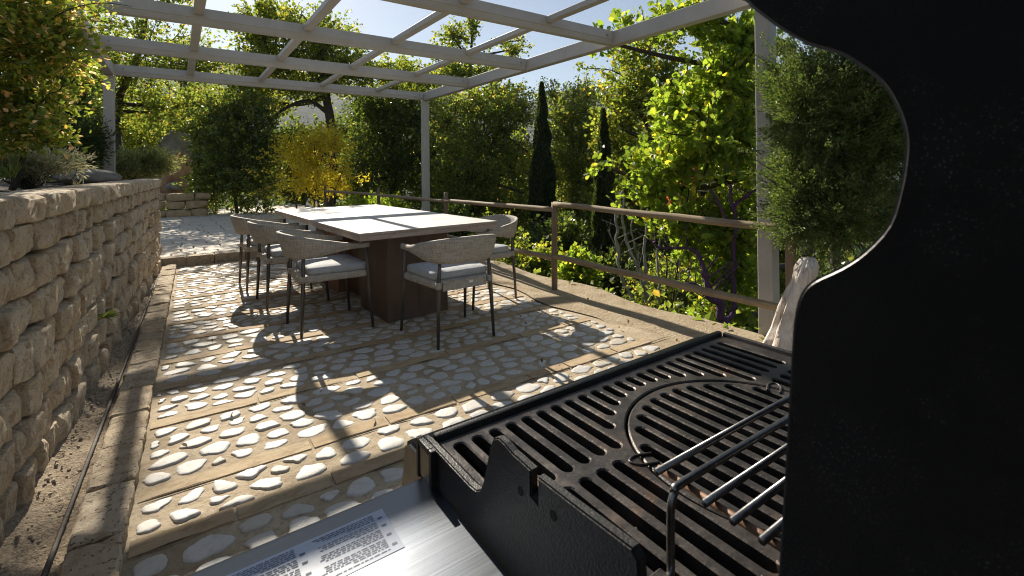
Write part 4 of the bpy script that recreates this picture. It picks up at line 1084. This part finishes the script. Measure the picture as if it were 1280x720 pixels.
# a second row of oaks farther down the slope
for i, (px, d, rx, top, bot, lb, lm) in enumerate([
        (120, 19, 62, 90, 235, 'shady oak far behind the left pergola post', 'oak_leaf'),
        (262, 20, 52, 100, 250, 'oak behind the laurel bush, lower than its neighbours', 'oak_leaf'),
        (372, 19, 46, 150, 255, 'dark rounded oak low behind the yellow shrub', 'evergreen_leaf'),
        (455, 20, 52, 118, 262, 'wide evergreen oak seen low between trunk and far post', 'evergreen_leaf'),
        (560, 18, 50, 135, 300, 'dark oak right behind the far pergola post', 'oak_leaf'),
        (635, 17.5, 50, 140, 320, 'dense oak low behind the taller cypress', 'oak_leaf'),
        (705, 17, 44, 150, 335, 'shady oak in the gap between the two cypresses, farther down', 'oak_leaf'),
        (790, 14, 58, 120, 350, 'tall shady oak beyond the bare pale stems', 'oak_leaf'),
        (880, 12.5, 64, 110, 380, 'dense dark oak filling in behind the bright leaved oak', 'evergreen_leaf'),
        (960, 11, 60, 120, 400, 'dark oak beyond the right pergola post', 'oak_leaf')]):
    b = at(px, bot, d); h_ = (bot-top)/2
    plant('background_oak', lb, 'tree', gz(b), [(px, top+h_*.75, d, rx*.8, h_*.7), (px-rx*.45, top+h_*1.1, d-.3, rx*.6, h_*.6), (px+rx*.45, top+h_*1.15, d+.3, rx*.6, h_*.6), (px, top+h_*1.5, d-.4, rx*.9, h_*.5)],
          lm, .13 if d > 15 else .10, DIA*np.array([1.6, 1]), 520, 22, 'oaks farther down the slope', trunk_r=.12, twig=.6, shell=.3, seed=60+i, twigs_drawn=40)
# cypresses
def cypress(label, px, top, bot, d, hw, seed):
    a, b = at(px, top, d), at(px+2, bot, d); rng = np.random.default_rng(seed); n = 21000
    base = Vector((b.x, b.y, terrain_h(b.x, b.y))); Hh = a.z-base.z; r = hw*d/CF
    root = empty('cypress_tree', base); tag(root, label, 'tree', 'dark columnar cypresses')
    t = rng.random(n)**.85; ang = rng.random(n)*2*np.pi; prof = np.minimum(1, (1-t)*2.2+.03)**.8*np.minimum(1, .55+t*2.2)
    lump = np.array([noise.noise(Vector((math.cos(x)*1.6, math.sin(x)*1.6, y*14+seed))) for x, y in zip(ang, t)])
    rad = r*prof*(.75+.25*rng.random(n)+.42*lump)
    P = np.stack([base.x+rad*np.cos(ang)+(a.x-base.x)*t, base.y+rad*np.sin(ang)+(a.y-base.y)*t, base.z+.25+(Hh-.25)*t], 1)
    D = np.stack([np.cos(ang)*.35, np.sin(ang)*.35, np.ones(n)], 1)
    V, F = leaves(P, np.full(n, .11), NEED*np.array([1.6, 1]), D, .45, 0); obj_np('crown', V, [F], 'cypress_leaf', root)
    bag = Bag(); bag.tube([base, base+Vector((0, 0, Hh*.9))], [.09, .02], 8); bag.build('trunk', 'bark_dark', root, True)
cypress('taller dark cypress column standing just beyond the middle fence post', 677, 104, 345, 10.5, 15, 1)
cypress('shorter dark cypress column standing right of the middle fence post', 754, 138, 385, 8.0, 13, 2)
# near bright oak
b = at(1012, 440, 5.2)
plant('bright_oak_tree', 'yellow green backlit oak with lobed leaves beyond the fence by the right post', 'tree', gz(b),
      [(884, 175, 4.9, 62, 48), (832, 205, 5.0, 40, 34), (905, 100, 5, 54, 44), (858, 285, 4.9, 46, 36), (920, 285, 4.8, 38, 50), (905, 345, 4.8, 40, 34), (868, 18, 5, 50, 20), (930, 55, 5, 40, 34), (845, 130, 5.2, 34, 28), (800, 235, 5.2, 22, 20), (755, 52, 5.2, 22, 10), (780, 38, 5.2, 18, 10), (940, 200, 5, 34, 60), (900, 392, 4.7, 26, 14), (745, 205, 5.3, 6, 5)],
      'bright_leaf', .072, OAK, 680, 16, TG, trunk_r=.10, twig=.26, shell=.3, seed=10, upb=.15, stem_path=[gz(b), at(1010, 330, 5.2), at(998, 200, 5.1), at(990, 60, 5.1)], twigs_drawn=150,
      stems=[([(1000, 190, 5.1), (960, 160, 5.0), (925, 175, 4.9), (880, 150, 4.9), (860, 130, 4.9)], .028), ([(995, 90, 5.1), (958, 40, 5), (925, 35, 5), (905, 8, 5)], .02), ([(1000, 240, 5.1), (950, 230, 5), (915, 255, 4.9), (870, 250, 4.9)], .02)])
# juniper at the right
plant('juniper_bush', 'feathery dark green juniper beside the right pergola post and the open lid', 'bush', (3.42, 1.22, -.2),
      [(1048, 182, 3.0, 66, 100), (1062, 92, 3.05, 60, 55), (1002, 128, 2.95, 38, 60), (1005, 235, 2.9, 36, 56), (1055, 268, 2.85, 56, 46), (1120, 160, 3.0, 60, 110), (978, 90, 3.1, 20, 34), (1160, 60, 3, 60, 60), (990, 280, 2.85, 24, 30)],
      'juniper_leaf', .020, NEED*np.array([2.3, 1]), 2500, 54, None, trunk_r=.045, slim=.13, twig=.17, shell=.55, seed=11, spread=.55, upb=.1, part='foliage', wood='stem', twigs_drawn=200)
# left shrub over the wall
b = at(15, 225, 2.9)
plant('abelia_bush', 'arching bush with green and pinkish leaves hanging over the near end of the wall', 'bush', (b.x, b.y, 1.1),
      [(20, 65, 2.7, 66, 54), (0, 140, 2.7, 60, 48), (62, 45, 2.7, 40, 34), (52, 120, 2.7, 32, 30), (40, 170, 2.7, 32, 24), (85, 72, 2.65, 22, 14), (30, 5, 2.7, 60, 30), (72, 150, 2.6, 18, 12), (-60, 90, 2.8, 70, 90)],
      'abelia_leaf', .034, OVAL, 760, 17, None, trunk_r=.018, twig=.16, shell=.35, seed=12, part='foliage', wood='stem', twigs_drawn=160, droop=.15,
      stems=[([(30, 60, 2.7), (70, 20, 2.65), (120, 4, 2.6), (165, 8, 2.6)], .004), ([(40, 60, 2.7), (80, 70, 2.65), (112, 84, 2.6)], .004)])
plant('dark_conifer', 'small dark conifer on the raised bed in front of the left pergola post', 'conifer', (-1.05, 5.3, 1.05), [(92, 150, 5.4, 22, 44), (86, 190, 5.3, 28, 22), (105, 180, 5.2, 20, 24), (80, 110, 5.5, 16, 30)], 'conifer_leaf', .05, NEED*np.array([1.5, 1]), 420, 34, None, trunk_r=.03, twig=.2, shell=.4, seed=13, spread=.6, part='foliage', wood='stem')
b = at(38, 224, 3.1)
plant('silver_shrub', 'silvery grey low plant on the wall top under the arching bush', 'shrub', (b.x, b.y, 1.08), [(30, 208, 3.1, 38, 12), (70, 203, 3.3, 24, 12), (5, 205, 3.0, 24, 14)], 'silver_leaf', .034, NEED*np.array([1.3, 1]), 260, 22, None, trunk_r=.008, twig=.12, seed=14, part='foliage', wood='stem', spread=.6, limb='base', twigs_drawn=50)
b = at(165, 226, 6.2)
plant('grey_juniper', 'spreading grey green juniper on the wall top near its far end', 'bush', (b.x, b.y, 1.08), [(160, 208, 6.2, 36, 14), (185, 202, 6.3, 24, 12), (140, 215, 6, 24, 10), (205, 210, 6.4, 10, 8)], 'grey_juniper_leaf', .045, NEED*np.array([1.5, 1]), 420, 26, None, trunk_r=.02, twig=.17, seed=15, part='foliage', wood='stem', spread=.6, limb='base', twigs_drawn=60)
# small plants and shrubs behind the boulder, the red one, the pale stems and the purple dead tree
b = at(190, 235, 17)
plant('broad_bush', 'green bush behind the boulder at the end of the landing', 'bush', gz(b), [(190, 170, 17, 40, 32), (150, 180, 17, 30, 30), (245, 150, 17.5, 30, 26), (175, 220, 16.5, 30, 22), (120, 180, 17, 30, 40)], 'oak_leaf', .10, DIA*np.array([1.5, 1]), 420, 24, None, trunk_r=.06, twig=.5, seed=16, part='foliage', wood='stem')
b = at(848, 300, 7.2)
plant('red_maple', 'small reddish brown leaved tree among the green oaks beyond the fence', 'tree', gz(b), [(850, 190, 7.2, 14, 14), (838, 208, 7.1, 18, 10), (855, 222, 7, 14, 14), (845, 262, 7, 16, 26)], 'red_leaf', .045, DIA*np.array([1.2, 1]), 170, 20, None, trunk_r=.02, twig=.2, seed=17)
SH = 'low shrubs on the slope behind the fence'
for i, (px, py, d, rx, ry, lb, lm, sz) in enumerate([
        (655, 328, 6.6, 30, 20, 'small sunlit green shrub at the foot of the middle fence post', 'oak_leaf', .05),
        (622, 300, 7.5, 28, 26, 'leafy shrub behind the fence side chair', 'oak_dry_leaf', .05),
        (722, 338, 5.4, 13, 18, 'little bright shoot right of the middle fence post at the terrace edge', 'bright_leaf', .055),
        (700, 300, 8.4, 30, 30, 'dull green shrub on the slope below the taller cypress', 'evergreen_leaf', .06),
        (770, 345, 7.4, 40, 30, 'dark shrub on the slope behind the pale bare stems', 'evergreen_leaf', .06),
        (840, 360, 6.4, 44, 34, 'olive shrub on the slope behind the purple branch', 'oak_dry_leaf', .05),
        (905, 395, 5.6, 40, 26, 'low shrub on the slope left of the right pergola post', 'oak_leaf', .055),
        (560, 285, 9.6, 40, 24, 'shrub under the fence rail by the far pergola post', 'evergreen_leaf', .07),
        (470, 258, 11, 40, 14, 'low sunlit shrub behind the rail beyond the table end', 'bright_leaf', .06)]):
    b = at(px, py+ry, d); plant('slope_shrub', lb, 'shrub', (b.x, b.y, min(terrain_h(b.x, b.y), b.z)), [(px, py, d, rx, ry), (px+rx*.5, py+ry*.35, d, rx*.6, ry*.6), (px-rx*.5, py+ry*.3, d+.2, rx*.6, ry*.6)], lm, sz, DIA*np.array([1.7, 1]), 210, 18, SH, trunk_r=.015, twig=.22, seed=30+i, part='foliage', wood='stem', twigs_drawn=40, limb='base')
def branchy(name, label, cat, base, stems, mat, group=None, n=7):
    root = empty(name, base); tag(root, label, cat, group); bag = Bag()
    for s_, r0, r1 in stems:
        pth = [p+Vector((noise.noise(p*9), noise.noise(p*9+Vector((5, 0, 0))), noise.noise(p*9+Vector((0, 7, 0)))))*r0*1.1 for p in smooth_path([at(*p) for p in s_], 7)]
        bag.tube(pth, [r*(1+.35*noise.noise(p*14)) for r, p in zip(np.linspace(r0, r1, len(pth)), pth)], n)
        for q in range(3, len(pth)-2, 4):
            a = pth[q]; d = Vector((random.gauss(0, 1), random.gauss(0, 1), random.uniform(.2, 1.2))).normalized()*random.uniform(.12, .34)
            bag.tube(smooth_path([a, a+d*.5+Vector((0, 0, .03)), a+d+Vector((0, 0, .06))], 3), np.linspace(r1*.55, r1*.2, 7), 5)
    bag.build('branches', mat, root, True); return root
b = at(800, 420, 6.0)
branchy('bare_shrub', 'bare pale grey stems rising beyond the fence right of the cypress', 'shrub', gz(b), [
    ([(800, 425, 6), (792, 385, 6), (777, 344, 6), (772, 309, 6.05), (770, 275, 6.1), (776, 240, 6.1)], .030, .012), ([(806, 425, 6), (811, 377, 6), (807, 350, 6), (806, 300, 6), (810, 262, 6)], .030, .013),
    ([(809, 380, 6.02), (799, 340, 6.05), (785, 309, 6.1), (778, 278, 6.1), (780, 245, 6.1)], .022, .010), ([(799, 340, 6.05), (796, 318, 6), (789, 286, 6), (795, 262, 6)], .014, .007), ([(774, 320, 6), (766, 300, 6), (760, 288, 6)], .010, .005),
    ([(815, 425, 5.9), (824, 370, 5.9), (822, 320, 6), (826, 280, 6)], .022, .008)], 'bark_pale')
b = at(838, 420, 5.8)
branchy('bare_shrub', 'thin dark bare stems beside the pale ones beyond the fence', 'shrub', gz(b), [
    ([(838, 425, 5.8), (837, 395, 5.8), (843, 365, 5.8), (848, 320, 5.8), (846, 280, 5.9)], .016, .006), ([(838, 400, 5.8), (832, 370, 5.8), (833, 330, 5.8), (828, 290, 5.8)], .014, .005), ([(840, 390, 5.8), (850, 360, 5.8), (862, 330, 5.8)], .010, .004), ([(856, 425, 5.6), (858, 380, 5.6), (861, 350, 5.6)], .010, .006)], 'bark_dark')
b = at(918, 450, 4.4)
branchy('painted_dead_tree', 'dead tree with purple painted branches beyond the fence', 'tree', gz(b), [
    ([(918, 450, 4.4), (906, 416, 4.4), (899, 398, 4.4), (893, 382, 4.4), (885, 368, 4.4), (880, 350, 4.4), (878, 338, 4.4)], .055, .022), ([(886, 372, 4.4), (870, 356, 4.4), (852, 355, 4.4), (834, 358, 4.45)], .024, .010),
    ([(899, 398, 4.4), (911, 398, 4.4), (916, 380, 4.45), (918, 330, 4.5), (920, 264, 4.5), (924, 251, 4.5), (936, 243, 4.5), (948, 236, 4.5)], .026, .012), ([(920, 268, 4.5), (914, 248, 4.5), (912, 230, 4.5)], .016, .010), ([(919, 290, 4.5), (900, 258, 4.55), (889, 236, 4.6)], .018, .009),
    ([(882, 356, 4.4), (876, 325, 4.5), (862, 310, 4.6), (840, 310, 4.7), (824, 309, 4.7), (817, 302, 4.7)], .020, .012)], 'purple_paint')
# plant growing from the wall, grasses on its cap
def tuft(name, label, cat, p, n, h, spread, mat, w_=.004, dirb=(0, 0, 1)):
    V = []; F = []; p = Vector(p)
    for i in range(n):
        d = (Vector(dirb)+Vector((random.gauss(0, 1), random.gauss(0, 1), random.gauss(0, .4)))*spread).normalized(); L = h*random.uniform(.5, 1.1); s = d.orthogonal().normalized()*w_
        a = p+Vector((random.gauss(0, 1), random.gauss(0, 1), 0))*h*.12; m = a+d*L*.55; e = a+d*L+Vector((0, 0, -.25*L*random.random())); b0 = len(V)
        V += [tuple(a-s), tuple(a+s), tuple(m+s*.8), tuple(m-s*.8), tuple(e)]; F.append(((b0, b0+1, b0+2, b0+3), (b0+3, b0+2, b0+4)))
    o = obj_np(name, V, [[f[0] for f in F], [f[1] for f in F]], mat); tag(o, label, cat); return o
tuft('wall_plant', 'small green tuft growing from a joint of the stone wall', 'plant', (wall_x(3.62)+.01, 3.62, .36), 90, .07, .8, 'grass_leaf', .003, (1, 0, .3))
tuft('grass_tuft', 'thin grass tuft on the near wall top', 'grass', at(12, 222, 2.4), 26, .13, .45, 'grass_leaf', .003)
tuft('grass_tuft', 'blue green grass tuft on the wall top beside the spreading juniper', 'grass', (wall_x(4.4)-.24, 4.4, 1.08), 24, .12, .7, 'silver_leaf', .004)
# undergrowth over the falling ground (uncountable)
P = []
rng = np.random.default_rng(5)
for i in range(34000):
    x = 3.3+abs(rng.normal())*6; y = rng.uniform(-1, 20)
    if x > 22: continue
    P.append((x, y, terrain_h(x, y)+abs(rng.normal())*.22*min(1, .2+(x-3.3)*.8)))
P = np.array(P); V, F = leaves(P, np.full(len(P), .085), DIA*np.array([1.5, 1]), None, 1, .4)
ug = obj_np('undergrowth', V, [F], 'oak_dry_leaf'); tag(ug, 'low leafy undergrowth on the slope', kind='stuff')
P = []
for i in range(16000):
    a = rng.uniform(-.35, 1.5); r = rng.uniform(24, 60); x = r*math.sin(a); y = r*math.cos(a)
    P.append((x, y, terrain_h(x, y)+rng.random()**1.5*(4.5+2*noise.noise(Vector((x*.2, y*.2, 0))))))
P = np.array(P); V, F = leaves(P, np.full(len(P), .55), DIA*np.array([1.6, 1]), None, 1, .4)
fw_ = obj_np('distant_woods', V, [F], 'evergreen_leaf'); tag(fw_, 'wooded ground beyond the garden trees', kind='stuff')
# fallen leaves on the flags and earth
P = np.array([(rng.uniform(-.1, 3.1), rng.uniform(1.2, 7.2), .018) for i in range(110)]); V, F = leaves(P, np.full(len(P), .028), OVAL, None, 1, 3)
fl_ = obj_np('fallen_leaves', V, [F], 'dry_leaf'); tag(fl_, 'scattered dry fallen leaves', kind='stuff')

# air
k = NB('air'); k.t.nodes.remove(k.b); pv = k.n('ShaderNodeVolumePrincipled'); pv.inputs['Density'].default_value = .00026; pv.inputs['Color'].default_value = (.62, .78, 1, 1); pv.inputs['Anisotropy'].default_value = 0.0
k.l(pv.outputs[0], k.out.inputs['Volume']); M['air'] = k.m
bm = bmesh.new(); bx(bm, -2300, 2300, -2300, 2300, -16, 215); hz = obj_bm('haze', bm, 'air'); tag(hz, 'pale blue air haze over the valley', kind='stuff')
